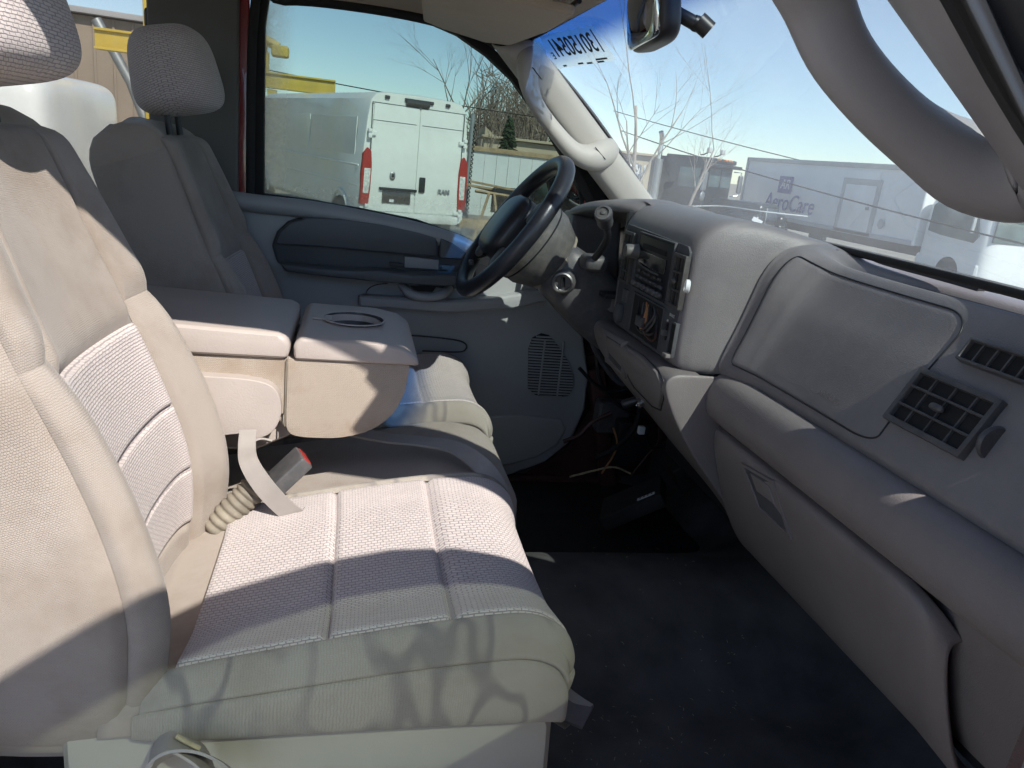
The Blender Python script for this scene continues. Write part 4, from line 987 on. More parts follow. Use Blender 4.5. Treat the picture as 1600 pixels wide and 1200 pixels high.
def make_seat():
    t = empty('front_seat', 'beige cloth passenger seat nearest the viewer, half in sun', 'car seat', (0,0,0), 0, 'front seats')
    b = body('backrest', SB, 'velour', t); c = body('cushion', SCu, 'velour', t, flip=True)
    i0, i1 = .405, .595      # inner seams
    i0, i1 = .392, .608
    e0, e1 = .262, .738
    for va, vb in ((.17,.305),(.305,.45),(.45,.59)): patch('woven_panel', SB, i0, i1, va, vb, 'weave', b, 40, 24, .006, -.005, size=(.30,.095), edge=.05)
    patch('upper_panel', SB, i0, i1, .59, .93, 'velour', b, 30, 30, .010, -.005, size=(.3,.27), edge=.08)
    patch('lower_panel', SB, i0, i1, .03, .17, 'velour', b, 26, 14, .006, -.004, edge=.1)
    for ua_, ub_ in ((e0,i0),(i1,e1)):
        patch('side_bolster', SB, ua_, ub_, .03, .62, 'velour', b, 20, 40, .007, -.004, edge=.12)
        patch('shoulder_panel', SB, ua_, ub_, .62, .93, 'velour', b, 20, 26, .007, -.004, edge=.12)
    for ua_, ub_ in ((.06,e0),(e1,.94)): patch('side_panel', SB, ua_, ub_, .03, .90, 'velour', b, 20, 40, .004, -.003, edge=.08)
    j0, j1 = .335, .665
    for va, vb in ((.10,.26),(.26,.40),(.40,.80)): patch('woven_panel', SCu, j0, j1, va, vb, 'weave', c, 44, 26, .006, -.004, size=(.34,.10 if vb < .5 else .25), edge=.035, flip=True, swap=True)
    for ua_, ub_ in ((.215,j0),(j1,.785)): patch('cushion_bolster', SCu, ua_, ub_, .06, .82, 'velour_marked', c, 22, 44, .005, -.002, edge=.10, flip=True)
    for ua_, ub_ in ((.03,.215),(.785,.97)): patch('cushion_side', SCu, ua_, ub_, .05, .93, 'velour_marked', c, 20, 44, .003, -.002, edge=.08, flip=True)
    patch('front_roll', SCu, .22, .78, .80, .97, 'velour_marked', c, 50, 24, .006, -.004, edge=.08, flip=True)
    # plastic valance and frame under the cushion
    va = [V((-.30,-.235,1.05)),V((-.30,-.235,1.135)),V((.0,-.235,1.125)),V((.2,-.235,1.115)),V((.265,-.235,1.14)),V((.285,-.235,1.10)),V((.29,-.235,1.0)),V((.26,-.235,.93)),V((-.30,-.235,.93))]
    prism('seat_base', va, (0,.47,0), 'trim', t, .02)
    h = sellip('headrest', (-.424,0,1.900), (.080,.135,.088), 'weave', t, (.52,.60), (30,44), R=Matrix.Rotation(math.radians(-12),3,'Y'),
           squash=lambda q: V((q.x*(1-.12*(q.z/.088)), q.y*(1-.10*max(0,q.z/.088)), q.z)))
    v, f = tube_vf([V((-.432,y,1.905))+Matrix.Rotation(math.radians(-12),3,'Y')@V((.0805*math.copysign(1,1)*0+x,0,z)) for y, x, z in [( .118, .055*math.cos(a), .075*math.sin(a)) for a in [math.pi*2*i/30 for i in range(31)]]], .002, 5, cap=False)
    for y in (-.05,.05): tube('headrest_post', [(-.438,y,1.84), (-.428,y,1.77)], .007, 'black', t, seg=10)
    return t
seat1 = make_seat(); seat1.location = (0,-.425,0)
seat2 = copy_tree(seat1); seat2.location = (.035,.43,-.008); seat2['label'] = 'shaded driver seat behind the steering wheel'

# ------------------------------------------------------------------ centre seat and folded armrest
cs_ = empty('centre_seat', 'beige centre seat cushion with narrow lap belt across it', 'car seat', (0,0,0), 0, 'front seats')
CP2 = [V(p) for p in ((-.26,0,1.13),(-.1,0,1.155),(.05,0,1.185),(.18,0,1.215),(.26,0,1.213),(.315,0,1.185),(.335,0,1.14),(.33,0,1.08),(.31,0,1.03))]
def SM(u, v):
    P = cat1(CP2, v); y = -.185+.37*u
    e = min(u,1-u); dz = -.05*max(0,1-e/.12)**2
    return P+V((0,y,dz))
cb = body('cushion', SM, 'velour', cs_, 30, 36, True)
patch('cushion_top', SM, .06, .94, .03, .72, 'velour', cb, 30, 36, .006, -.004, edge=.1, flip=True)
ar = empty('folding_armrest', 'beige folding centre armrest with two lids and a cup holder', 'armrest')
Y0, Y1 = -.150, .125
def insettwo(p): return [(x-.004 if x > 0 else x, z+.003 if z < 1.42 else z) for x, z in p]
def xz(pts, y): return [V((x,y,z)) for x, z in pts]
side = [(-.46,1.43),(-.455,1.36),(-.30,1.33),(-.113,1.312),(-.10,1.292),(-.07,1.285),(.0,1.287),(.05,1.303),(.088,1.335),(.108,1.375),(.113,1.43)]
prism('padded_body', xz(insettwo(side), Y0+.006), (0,Y1-Y0-.012,0), 'twill', ar, .012)
def soft(pts, n=44): return [(q.x, q.z) for q in resamp([V((x,0,z)) for x, z in pts], n, True)]
def upatch(name, pts, y, mat, th, bev, parent):
    pts = soft(pts)
    o = prism(name, xz(pts, y), (0,th,0), mat, parent, bev)
    me = o.data; l = me.uv_layers.new(name='UVMap')
    for lp in me.loops: co = me.vertices[lp.vertex_index].co; l.data[lp.index].uv = (co.x*.7+co.z*.7, co.z*.7-co.x*.7)
    return o
upatch('side_pad', [(-.0985,1.430),(-.0985,1.41),(-.0985,1.37),(-.0985,1.33),(-.096,1.303),(-.080,1.292),(-.04,1.290),(.0,1.293),(.046,1.308),(.082,1.339),(.100,1.378),(.105,1.41),(.106,1.429),(.10,1.431),(.05,1.431),(0,1.431),(-.05,1.431),(-.09,1.431)], Y0-.004, 'twill', .02, .007, ar)
upatch('rear_side_pad', [(-.42,1.430),(-.42,1.40),(-.42,1.36),(-.415,1.345),(-.36,1.345),(-.30,1.345),(-.2,1.338),(-.11,1.332),(-.1025,1.34),(-.1025,1.38),(-.1025,1.425),(-.106,1.431),(-.2,1.431),(-.3,1.431)], Y0-.002, 'twill', .02, .006, ar)
tube('side_seam', [V((-.1005,Y0-.005,1.428)), V((-.1005,Y0-.005,1.36)), V((-.1005,Y0-.005,1.31))], .0014, 'stalk', ar, seg=5)
l1 = [(-.44,1.432),(-.44,1.478),(-.42,1.486),(-.115,1.476),(-.099,1.470),(-.095,1.455),(-.097,1.432)]
prism('rear_lid', xz(l1, Y0-.012), (0,Y1-Y0+.02,0), 'vinyl', ar, .011)
l2 = [(-.088,1.432),(-.090,1.458),(-.078,1.472),(.05,1.470),(.095,1.462),(.118,1.448),(.124,1.432)]
lid2 = prism('front_lid', xz(l2, Y0-.012), (0,Y1-Y0+.02,0), 'vinyl', ar, .011)
cc = at(553,502,'z',1.472); cc.y = -.005
bmc = bmesh.new(); bmesh.ops.create_cone(bmc, cap_ends=True, segments=48, radius1=.044, radius2=.055, depth=.09, matrix=Matrix.Translation(cc-V((0,0,.012))))
mec = bpy.data.meshes.new('cut'); bmc.to_mesh(mec); bmc.free(); cut = bpy.data.objects.new('cut', mec); link(cut)
bo_ = lid2.modifiers.new('hole','BOOLEAN'); bo_.object = cut; bo_.operation = 'DIFFERENCE'; bo_.solver = 'EXACT'
bpy.context.view_layer.update(); nm = bpy.data.meshes.new_from_object(lid2.evaluated_get(bpy.context.evaluated_depsgraph_get())); lid2.modifiers.clear(); lid2.data = nm
bpy.data.objects.remove(cut)
lathe('cup_holder_well', [(.001,-.042),(.034,-.042),(.0425,-.034),(.0535,-.002),(.0545,.0015)], 'black', lid2, cc+V((0,0,.0012)), (0,0,1), 48)
lathe('cup_holder_rim', [(.0542,.0005),(.0552,.0022),(.0575,.0020),(.0585,.0003)], 'vinyl', lid2, cc+V((0,0,.0012)), (0,0,1), 48)
prism('cup_holder_notch', [cc+V((-.075,-.018,-.0)), cc+V((-.040,-.020,0)), cc+V((-.040,.020,0)), cc+V((-.075,.018,0))], (0,0,.0022), 'vinyl', lid2, .0008)
prism('hinge_cover', xz(soft([(-.36,1.395),(-.30,1.400),(-.22,1.400),(-.16,1.398),(-.125,1.390),(-.109,1.370),(-.106,1.335),(-.120,1.305),(-.148,1.290),(-.163,1.289),(-.174,1.300),(-.24,1.287),(-.30,1.277),(-.36,1.28),(-.365,1.34)],60), -.175), (0,.05,0), 'vinyl', ar, .014)
prism('pivot_frame', xz([(-.45,1.33),(-.10,1.33),(-.09,1.28),(-.15,1.25),(-.45,1.24)], -.12), (0,.24,0), 'vinyl', ar, .01)

# ------------------------------------------------------------------ belts
def ribbon(name, path, width_vec, mat, parent=None, n=40, th=.0015):
    P = resamp(path, n); W = resamp([V(w_) for w_ in width_vec], n) if isinstance(width_vec, list) else [V(width_vec)]*n
    vs_ = []
    for i, (p, w_) in enumerate(zip(P, W)):
        d = (P[min(i+1,n-1)]-P[max(i-1,0)]).normalized(); nn = d.cross(w_).normalized()*th
        vs_ += [p-w_*.5-nn, p+w_*.5-nn, p+w_*.5+nn, p-w_*.5+nn]
    f = grid_faces(n, 4, True) + [(3,2,1,0), tuple((n-1)*4+k for k in range(4))]
    return obj(name, vs_, f, mat, parent, auto=40)
bk = empty('seat_belt_buckle', 'dark seat belt buckle with red button on ribbed stalk between seats', 'buckle')
bc = at(447,733,'y',-.215); bax = (at(470,705,'y',-.205)-at(400,770,'y',-.225)).normalized()
Rbk = bax.to_track_quat('X','Z').to_matrix()
box('buckle_body', bc+V((.004,0,-.004)), (.072,.056,.026), 'shroud', bk, .005, rot=Rbk)
box('buckle_button', bc+Rbk@V((.0350,0,.0))+V((.004,0,-.004)), (.005,.046,.016), 'red_plastic', bk, .0015, rot=Rbk)
bp = [at(x,y,'y',q) for x,y,q in ((335,830,-.25),(360,800,-.245),(385,775,-.238),(405,752,-.23))]
P = resamp(bp, 60); v, f = tube_vf(P, lambda t_: .0195+.0045*abs(math.sin(t_*math.pi*9)), 14); obj('ribbed_stalk', v, f, 'stalk', bk)
lathe('stalk_collar', [(.012,-.01),(.024,-.006),(.026,.010),(.018,.018)], 'shroud', bk, at(405,752,'y',-.23), bax, 18)
sp2 = empty('release_strap', 'short beige webbing strap hanging from the armrest hinge', 'strap')
ribbon('webbing', [at(x,y,'y',q) for x,y,q in ((388,672,-.185),(386,696,-.215),(389,722,-.255),(410,757,-.275),(438,788,-.275),(460,805,-.265),(468,800,-.258))], [(.028,-.004,.004),(.028,-.004,.006),(.028,-.004,.014),(.026,-.004,.022),(.024,-.004,.024),(.024,-.004,.024),(.024,-.004,.024)], 'belt', sp2, 40, .0012)
ribbon('webbing_end', [at(x,y,'y',q) for x,y,q in ((387,700,-.20),(395,690,-.20),(408,686,-.20),(424,690,-.205))], [(.002,-.016,.004),(.004,-.016,.006),(.004,-.016,.008),(.004,-.016,.01)], 'belt', sp2)
ribbon('lap_belt', [at(540,672,'z',1.236), at(600,684,'z',1.240), at(660,690,'z',1.248), at(712,700,'z',1.252), at(752,728,'z',1.244), at(778,764,'z',1.210), at(790,800,'z',1.165)],
       [(.006,.046,.002),(.004,.046,.0),(.008,.046,.0),(.020,.042,.004),(.026,.036,.012),(.026,.034,.016),(.024,.034,.016)], 'belt', None, 50, .002)
lb = bpy.data.objects['lap_belt']; tag(lb, 'grey lap belt draped over the centre cushion front edge', 'seat belt')
fb = empty('belt_tongue', 'loose belt end lying on the floor beside the passenger seat', 'belt end')
ribbon('webbing', [at(858,1085,'z',.93), at(882,1105,'z',.935), at(905,1120,'z',.93)], (.05,.02,.03), 'belt', fb, 12)
box('stitched_end', at(897,1112,'z',.94), (.05,.06,.006), 'belt_dark', fb, .002, rot=Matrix.Rotation(math.radians(-35),3,'Z'))
nb = empty('seat_belt_anchor', 'bundled belt webbing beside the bottom corner of the passenger seat', 'seat belt')
ribbon('webbing', [at(225,1230,'y',-.70), at(238,1180,'y',-.70), at(262,1156,'y',-.695), at(290,1165,'y',-.695), at(320,1190,'y',-.70), at(335,1230,'y',-.70)], (.006,-.05,.012), 'belt', nb, 30)
ribbon('webbing_fold', [at(215,1230,'y',-.71), at(250,1185,'y',-.71), at(300,1175,'y',-.71), at(350,1195,'y',-.71), at(380,1230,'y',-.71)], (.0,-.03,.03), 'belt', nb, 30)
fs_ = empty('torn_foam', 'yellow foam showing in the gap below the passenger backrest', 'foam')
fo_ = []
for k in range(26):
    p = at(random.uniform(165,222), random.uniform(1140,1200), 'y', -.64); fo_.append(p)
for k, p in enumerate(fo_[:9]): sellip('foam_chunk', p, (.012,.012,.009), 'foam', fs_, (.9,.9), (6,8), R=Matrix.Rotation(k,3,'Z'))
tag(tube('straw_piece', [at(275,1150,'y',-.70), at(292,1160,'y',-.70), at(312,1170,'y',-.70)], .0028, 'straw', None, seg=6), 'dry straw stalk lying across the belt webbing', 'straw')
# litter on the carpet
lv, lf = [], []
for k in range(150):
    px_, py_ = random.choice(((random.uniform(880,1150), random.uniform(1040,1200)), (random.uniform(830,1250), random.uniform(830,1180))))
    p = at(px_, py_, 'z', .80); p.z = .8045+hump(p.y)+ (.0 if p.x < 1.0 else .02)
    a = random.uniform(0,6.28); L_ = random.uniform(.001,.009); d = V((math.cos(a),math.sin(a),0))*L_; r_ = random.uniform(.0002,.0005)
    v, f = tube_vf([p-d*.5, p+V((0,0,L_*.2)), p+d*.5], r_, 4, off=len(lv)); lv += v; lf += f
lt = obj('litter', lv, lf, 'straw'); lt['kind'] = 'stuff'; lt['label'] = 'dry grass bits and crumbs scattered on the carpet'

# ================================================================== YARD THINGS
# ---- white cargo van (local x across the rear, y towards its nose)
van = empty('cargo_van', 'white high roof cargo van parked with its rear doors towards the truck', 'van', (.07,13.0,0), math.radians(21))
W_, Ln, H_ = 2.14, 5.7, 2.62
def van_sec(y, h=H_, k=1.0):
    pts = [(.06,.42),(.0,.50),(-.02,1.0),(.0,1.45),(.07,2.2),(.12,h-.14),(.22,h-.03),(.40,h),(1.07,h+.02)]
    L_ = [V((x, y, z)) for x, z in pts]; R_ = [V((W_-p.x, y, p.z)) for p in L_[::-1][1:]]
    return L_+R_
vsec = [[V((W_/2+(p.x-W_/2)*.985, p.y, p.z-.012)) for p in van_sec(0)], van_sec(.04), van_sec(1.5), van_sec(3.2), van_sec(7.0)]
nose = [V((p.x, 7.5, min(p.z, 1.75))) for p in van_sec(7.5)]; nose2 = [V((W_/2+(p.x-W_/2)*.94, 8.2, min(p.z,1.15))) for p in van_sec(8.2)]
vsec += [nose, nose2]
npp = len(vsec[0]); vv = [p for s_ in vsec for p in s_]; ff = grid_faces(len(vsec), npp, True)
ff.append(tuple(range(npp))[::-1]); ff.append(tuple((len(vsec)-1)*npp+j for j in range(npp)))
obj('body', vv, ff, 'van_paint', van, auto=30)
def vbox(name, x, z, w_, h_, mat, y=-.02, d=.03, bev=.006, parent=van): return box(name, (x,y,z), (w_,d,h_), mat, parent, bev, 2)
M['gap'] = plastic('gap', (.10,.11,.11), .8, .1, 9, 0)
for x0, x1, t0, t1 in ((.13,1.058,.19,1.058),(1.082,2.01,1.082,1.95)):
    dr_ = prism('rear_door', [V((x,-.022,z)) for x, z in ((x0,.56),(x1,.56),(t1,2.42),(t0,2.42))], (0,.03,0), 'van_paint', van, .012)
    xm = (x0+x1)/2
    for z in (2.13,2.09): box('door_crease', (xm,-.0225,z), (.84,.004,.012), 'gap' if z > 2.1 else 'van_paint', dr_, 0)
    box('door_gap', ((x0+t0)/2-.006 if x0 < .5 else (x1+t1)/2+.006,-.0215,1.49), (.012,.006,1.86), 'gap', dr_, 0); box('door_gap', (xm,-.0215,2.425), (.90,.006,.012), 'gap', dr_, 0)
for x, s in ((.065,1),(2.075,-1)):
    tl_ = prism('tail_lamp', [V((x+s*dx,-.05,z)) for dx, z in ((-.07,.66),(.09,.66),(.115,.95),(.125,1.35),(.10,1.60),(.03,1.66),(-.05,1.55),(-.07,1.2))], (0,.22,0), 'red_plastic', van, .02)
    prism('lamp_lens', [V((x+s*dx,-.056,z)) for dx, z in ((-.03,.86),(.075,.86),(.095,1.05),(.10,1.30),(-.02,1.30))], (0,.02,0), 'lamp_clear', tl_, .012)
    for z in (1.90,.60):
        hg = vbox('hinge', x+s*.10, z, .15, .07, 'van_paint', -.045, .04, .012)
        for dz in (-.05,.05): vbox('hinge_pin', x+s*.05, z+dz, .07, .06, 'van_paint', -.060, .05, .012, hg)
pl = vbox('plate_recess', .70, .82, .56, .22, 'lens_dark', -.030, .03, .01); vbox('plate_sticker', .60, .76, .09, .05, 'label_white', -.050, .004, 0, pl)
vbox('plate_light_bar', .72, .965, .74, .05, 'black', -.045, .05, .01)
vbox('door_handle', 1.20, 1.08, .12, .28, 'black', -.035, .04, .02)
sellip('emblem', (.60,-.035,1.20), (.055,.012,.075), 'steel', van, (.8,.8), (8,14)); box('emblem_mark', (.60,-.050,1.21), (.05,.008,.06), 'lens_dark', van, .01)
letters('badge', 'RAM', .12, 'steel', van, (1.66,-.040,.98), (1,0,0), (0,0,1), .006, bold=.004)
vbox('brake_light', 1.01, 2.50, .46, .13, 'lens_dark', -.02, .08, .02)
for x in (.42,.80,1.28,1.62): vbox('marker_lamp', x, 2.535-.0*x, .09, .06, 'lens_dark', -.01, .05, .012)
vbox('bumper', 1.01, .46, 1.96, .16, 'van_paint', -.03, .14, .04)
for (ya, yb) in ((.35,2.9),(3.0,5.6)):
    sp_ = prism('side_pressing', [V((-.010+.02,ya,1.50)), V((.012+.02,ya,2.16)), V((.012+.02,yb,2.16)), V((-.010+.02,yb,1.50))], (-.013,0,0), 'van_paint', van, .005)
for ya, yb, z in ((.1,6.4,1.33),(.1,6.4,.98)): box('side_moulding', (-.012,(ya+yb)/2,z), (.03,yb-ya,.035), 'van_paint', van, .012)
for yy in (.95,6.4):
    for xx, dr_ in ((.02,-1),(W_-.02,1)):
        wh = lathe('wheel', [(.001,-.11),(.24,-.11),(.33,-.10),(.36,-.06),(.36,.06),(.33,.10),(.001,.11)], 'rubber', van, (xx,yy,.36), (1,0,0), 28)
        lathe('wheel_rim', [(.001,.02),(.20,.02),(.22,0)], 'steel', wh, (xx+dr_*.105,yy,.36), (dr_,0,0), 22)
    ar_ = [V((-.028, yy+.47*math.cos(a), .36+.47*math.sin(a))) for a in [math.pi*i/16 for i in range(17)]]
    tube('wheel_arch', ar_, .03, 'van_paint', van, seg=6)

# ---- trees without leaves
def branch(P, d, L_, r, depth, out, rng, gnarl=.25, spread=.55):
    pts = [P]; rad = [r]; p = P.copy(); dd_ = d.copy(); n = 5
    for i in range(n):
        dd_ = (dd_ + V((rng.uniform(-1,1),rng.uniform(-1,1),rng.uniform(-.5,.8)))*gnarl*.4).normalized(); p = p+dd_*(L_/n); pts.append(p.copy()); rad.append(r*(1-.13*(i+1)))
    out.append((pts, rad, depth))
    if depth <= 0: return
    k = rng.randint(3,4) if depth > 1 else rng.randint(3,5)
    for i in range(k):
        q = rng.randint(2, n); a = rng.uniform(0, 6.28); s = dd_.orthogonal().normalized(); t_ = dd_.cross(s)
        nd = (dd_*rng.uniform(.6,1.0) + (s*math.cos(a)+t_*math.sin(a))*spread*rng.uniform(.6,1.25) + V((0,0,.12))).normalized()
        branch(pts[q], nd, L_*rng.uniform(.55,.82), rad[q]*rng.uniform(.5,.72), depth-1, out, rng, gnarl, spread)
def bare_tree(name, label, loc, h, r, depth=5, seed=1, mat='bark', spread=.55, lean=(0,0,0), group='bare trees beyond the yard'):
    t = empty(name, label, 'tree', loc, 0, group); rng = random.Random(seed); out = []
    branch(V((0,0,0)), (V((0,0,1))+V(lean)).normalized(), h*.34, r, depth, out, rng, .25, spread)
    big = [(o[0],o[1]) for o in out if o[2] >= depth-1]; sm = [(o[0],o[1]) for o in out if o[2] < depth-1]
    tubes('trunk', big, mat, t, 7); tubes('crown', sm, mat if mat == 'bark' else 'twig', t, 4); return t
bare_tree('bare_tree', 'bare spreading tree above the van roof', (at(716,200,'y',28).x,28,0), 8.6, .13, 6, 14, 'twig', .52)
bare_tree('bare_tree', 'tall thin bare tree beside the spiral pole', (at(752,200,'y',27).x,27,0), 6.6, .09, 5, 5, 'twig', .5)
bare_tree('bare_tree', 'pale barked bare tree in front of the windshield', (6.1,15.2,-.1), 9.5, .075, 6, 23, 'bark', .62, (-.10,0,0))
bare_tree('bare_tree', 'pale leaning bare tree rising past the rear view mirror', (7.2,15.6,-.1), 7.6, .05, 6, 31, 'bark', .58, (.30,0,0))
bare_tree('bare_tree', 'bare tree seen in the gap under the near grab handle', (34,27,-1), 12, .24, 5, 41, 'twig', .6)
bare_tree('bare_tree', 'bare tree behind the yellow crane seen through the quarter glass', (-12,24,0), 10, .2, 5, 51, 'twig', .6)
# far wood: one brown mass of twigs
tv, tf = [], []; rng = random.Random(3)
for k in range(760):
    a = rng.choice((rng.uniform(.13,.235), rng.uniform(-.62,-.30), rng.uniform(.15,.235), rng.uniform(.84,1.0))); R_ = rng.uniform(52,75); p = V((math.sin(a)*R_, math.cos(a)*R_, -1)); hh = rng.uniform(2.5,6.5)*(1.25 if a < .6 else .8)
    pts = [p]
    for i in range(3): pts.append(pts[-1]+V((rng.uniform(-.5,.5),rng.uniform(-.5,.5),hh/3)))
    v, f = tube_vf(pts, [.10,.06,.04,.02], 3, off=len(tv), cap=False); tv += v; tf += f
    for q in range(7):
        b0 = pts[rng.randint(1,3)]; b1 = b0+V((rng.uniform(-1.3,1.3),rng.uniform(-1.3,1.3),rng.uniform(.2,1.6)))
        v, f = tube_vf([b0,b1], [.035,.012], 3, off=len(tv), cap=False); tv += v; tf += f
wd = obj('treeline', tv, tf, 'twig'); wd['kind'] = 'stuff'; wd['label'] = 'brown leafless wood along the horizon behind the yard'
# small fir
fir = empty('fir_tree', 'small dark evergreen in front of the tan building', 'tree', (5.35,27.5,0))
tube('trunk', [(0,0,0),(0,0,3.0)], [.07,.02], 'twig', fir, seg=6)
fv, ff = [], []
for k in range(420):
    z = random.uniform(.5,3.1); rr_ = .75*(1-(z-.4)/2.9)+.06; a = random.uniform(0,6.28); p0 = V((0,0,z)); p1 = V((math.cos(a)*rr_, math.sin(a)*rr_, z-.15*random.random()))
    v, f = tube_vf([p0.lerp(p1,.35), p1], [.06,.012], 4, off=len(fv), cap=False); fv += v; ff += f
obj('crown', fv, ff, 'fir', fir)

# ---- sheet-metal fence, each panel a part
fe = empty('metal_fence', 'white sheet metal fence with a top rail right of the van', 'fence', (2.6,19.0,0), math.radians(-4))
for i in range(11):
    box('fence_panel', (.15+i*.31,0,1.0), (.295,.02,1.62), 'fence_white', fe, .004, 1)
    box('panel_rib', (.0+i*.31,-.006,1.0), (.014,.02,1.62), 'fence_white', fe, .006, 1)
box('top_rail', (1.7,-.02,1.86), (3.5,.09,.12), 'wood', fe, .01)
sp3 = empty('spiral_pole', 'grey steel post wrapped with a dark spiral beside the fence', 'post', (2.40,16,0))
tube('post', [(0,0,0),(0,0,2.55)], .05, 'galv', sp3, seg=10)
tube('spiral_wrap', [V((.06+.022*math.cos(a),-.03+.022*math.sin(a),.3+a*.014)) for a in [i*.7 for i in range(210)]], .012, 'rubber', sp3, seg=5)
bl = empty('tan_building', 'low tan building with a sloped gable behind the fence', 'building', (5.0,31,0), math.radians(-6))
prism('wall', [V((x,0,z)) for x, z in ((0,0),(0,2.8),(.55,2.35),(9,2.35),(9,0))], (0,6,0), 'tan_wall', bl, .02)
box('roof', (4.6,3,2.42), (9.4,6.4,.10), 'tan_wall', bl, .02)
tr2 = empty('utility_trailer', 'dark utility trailer loaded with lumber beside the fence', 'trailer', (2.95,15.2,0), math.radians(-12))
box('bed', (.85,.6,.62), (1.9,1.3,.08), 'black', tr2, .01); box('side_wall', (.85,0,.86), (1.9,.05,.44), 'black', tr2, .01); box('side_wall', (.85,1.2,.86), (1.9,.05,.44), 'black', tr2, .01); box('end_wall', (-.08,.6,.86), (.05,1.2,.44), 'black', tr2, .01)
box('toolbox', (1.2,.5,1.0), (.5,.4,.3), 'red_plastic', tr2, .02)
lathe('wheel', [(.001,-.09),(.30,-.09),(.32,-.05),(.32,.05),(.30,.09),(.001,.09)], 'rubber', tr2, (.55,-.12,.32), (0,1,0), 20)
for k, (x, z, L_) in enumerate(((.25,1.05,1.5),(.35,1.10,1.4),(.3,.99,1.6))):
    o = box('lumber_board', (2.75+x,15.35+k*.12,z), (L_,.12,.045), 'wood', None, .004, 1, Matrix.Rotation(math.radians(-10-4*k),3,'Z')@Matrix.Rotation(math.radians(3+2*k),3,'Y'))
    tag(o, ('weathered board on top of the dark trailer, nearest side','weathered board in the middle of the trailer load','lowest weathered board on the dark trailer')[k], 'board', 'boards on the trailer')
sh_ = empty('sawhorse', 'wooden sawhorse leaning on the trailer behind the van', 'sawhorse', (2.75,14.9,0))
for a, b in (((-.25,0,.0),(.0,.1,.98)),((.3,0,.0),(.1,.1,.98)),((-.3,.1,1.0),(.5,.15,.95))): tube('sawhorse_beam', [a,b], .035, 'wood', sh_, seg=4)
tag(box('kerb_plank', (2.7,14.2,.40), (1.4,.25,.18), 'wood', None, .02, 2, Matrix.Rotation(math.radians(10),3,'Z')), 'pale plank lying on the ground beside the van bumper', 'plank')

# ---- yellow gantry and crane pieces behind the van
def gantry(loc, rz, label, posts, L_, zt, extra=True):
    g = empty('yellow_gantry', label, 'gantry', loc, rz, 'yellow steel gantries')
    box('beam', (L_/2,0,zt), (L_,.22,.32), 'yellow', g, .02); box('beam_flange', (L_/2,0,zt+.18), (L_,.34,.05), 'yellow', g, .01); box('beam_flange', (L_/2,0,zt-.18), (L_,.34,.05), 'yellow', g, .01)
    for x in posts: box('post', (x,0,zt/2-.12), (.24,.24,zt-.24), 'yellow', g, .02)
    if extra:
        box('hoist', (.35,-.1,zt+.85), (.5,.35,.35), 'yellow', g, .05); box('hoist_motor', (.95,-.1,zt+.75), (.45,.4,.3), 'yellow', g, .08)
        tube('hoist_arm', [(-.6,-.1,zt+1.7), (.0,-.1,zt+1.25), (.9,-.1,zt+.85)], .14, 'yellow', g, seg=6); box('hoist_post', (.55,0,zt+.4), (.2,.2,.6), 'yellow', g, .02)
    return g
p_ = at(405,122,'y',22); p2_ = at(524,132,'y',22)
gantry((p_.x-.4,22,0), math.radians(0), 'yellow steel gantry with a hoist behind the white van', (.75,), p2_.x-p_.x+.4, p_.z-.02)
p_ = at(150,60,'y',17); p2_ = at(215,75,'y',17)
gantry((p_.x,17,0), 0, 'yellow gantry beam seen through the quarter glass past the headrest', (2.2,), 2.4, p_.z, False)
gp = at(238,25,'y',20)
tag(box('yellow_mast', (gp.x,20,gp.z-1.2), (.35,.35,4.0), 'yellow', None, .03), 'short yellow mast behind the driver headrest', 'mast')
shd = empty('warehouse', 'brown ribbed metal warehouse behind the quarter glass', 'building', (-26,36,0), math.radians(8))
box('wall', (8,0,2.6), (20,8,5.2), 'tan_shed', shd, .03)
for i in range(28): box('wall_rib', (-1.6+i*.70,-4.02,2.6), (.10,.08,5.15), 'tan_shed', shd, .01)
box('roof', (8,0,5.35), (20.6,8.8,.22), 'shed_roof', shd, .03)
dg = at(150,30,'y',20); dg2 = at(205,130,'y',20)
tag(tube('leaning_pole', [(dg.x,20,dg.z), (dg2.x,20,dg2.z), (dg2.x+ (dg2.x-dg.x)*1.2,20,0)], .12, 'galv', None, seg=8), 'grey pole leaning diagonally behind the quarter glass', 'pole')
wv2 = empty('parked_car', 'white rounded vehicle seen through the quarter glass', 'car', (at(15,140,'y',14).x,14,0), 0)
sellip('body', (0,1.0,1.20), (.95,2.2,1.08), 'van_paint', wv2, (.30,.25)); box('window', (0,-.9,1.2), (1.3,.1,.3), 'cab_glass', wv2, .05)
for xx in (-.75,.75): lathe('wheel', [(.001,-.1),(.3,-.1),(.33,0),(.3,.1),(.001,.1)], 'rubber', wv2, (xx,.2,.33), (1,0,0), 18)
# ---- overhead lines
def wire(name, a, b, sag, label):
    pts = [V(a).lerp(V(b), i/20)-V((0,0,sag*4*(i/20)*(1-i/20))) for i in range(21)]
    tag(tube(name, pts, .022, 'rubber', None, seg=4), label, 'power line', 'overhead power lines')
a_, b_ = at(500,118,'y',34), at(860,186,'y',34)
wire('power_line', a_+(a_-b_)*.7, b_, .2, 'thin power line crossing above the white van')
a_, b_ = at(1010,215,'y',33), at(1180,262,'y',25)
wire('power_line', a_+(a_-b_)*.3, b_+(b_-a_)*1.5, .2, 'thin power line passing behind the exhaust stack')
a_, b_ = at(1050,195,'y',40), at(1300,255,'y',30)
wire('power_line', a_+(a_-b_)*.5, b_+(b_-a_)*1.0, .2, 'faint highest power line above the box truck')

# ---- black tractor truck beyond the windshield
bt = empty('tractor_truck', 'black semi tractor with chrome stack beyond the windshield', 'truck', (11.8,24.0,-.28), math.radians(38))
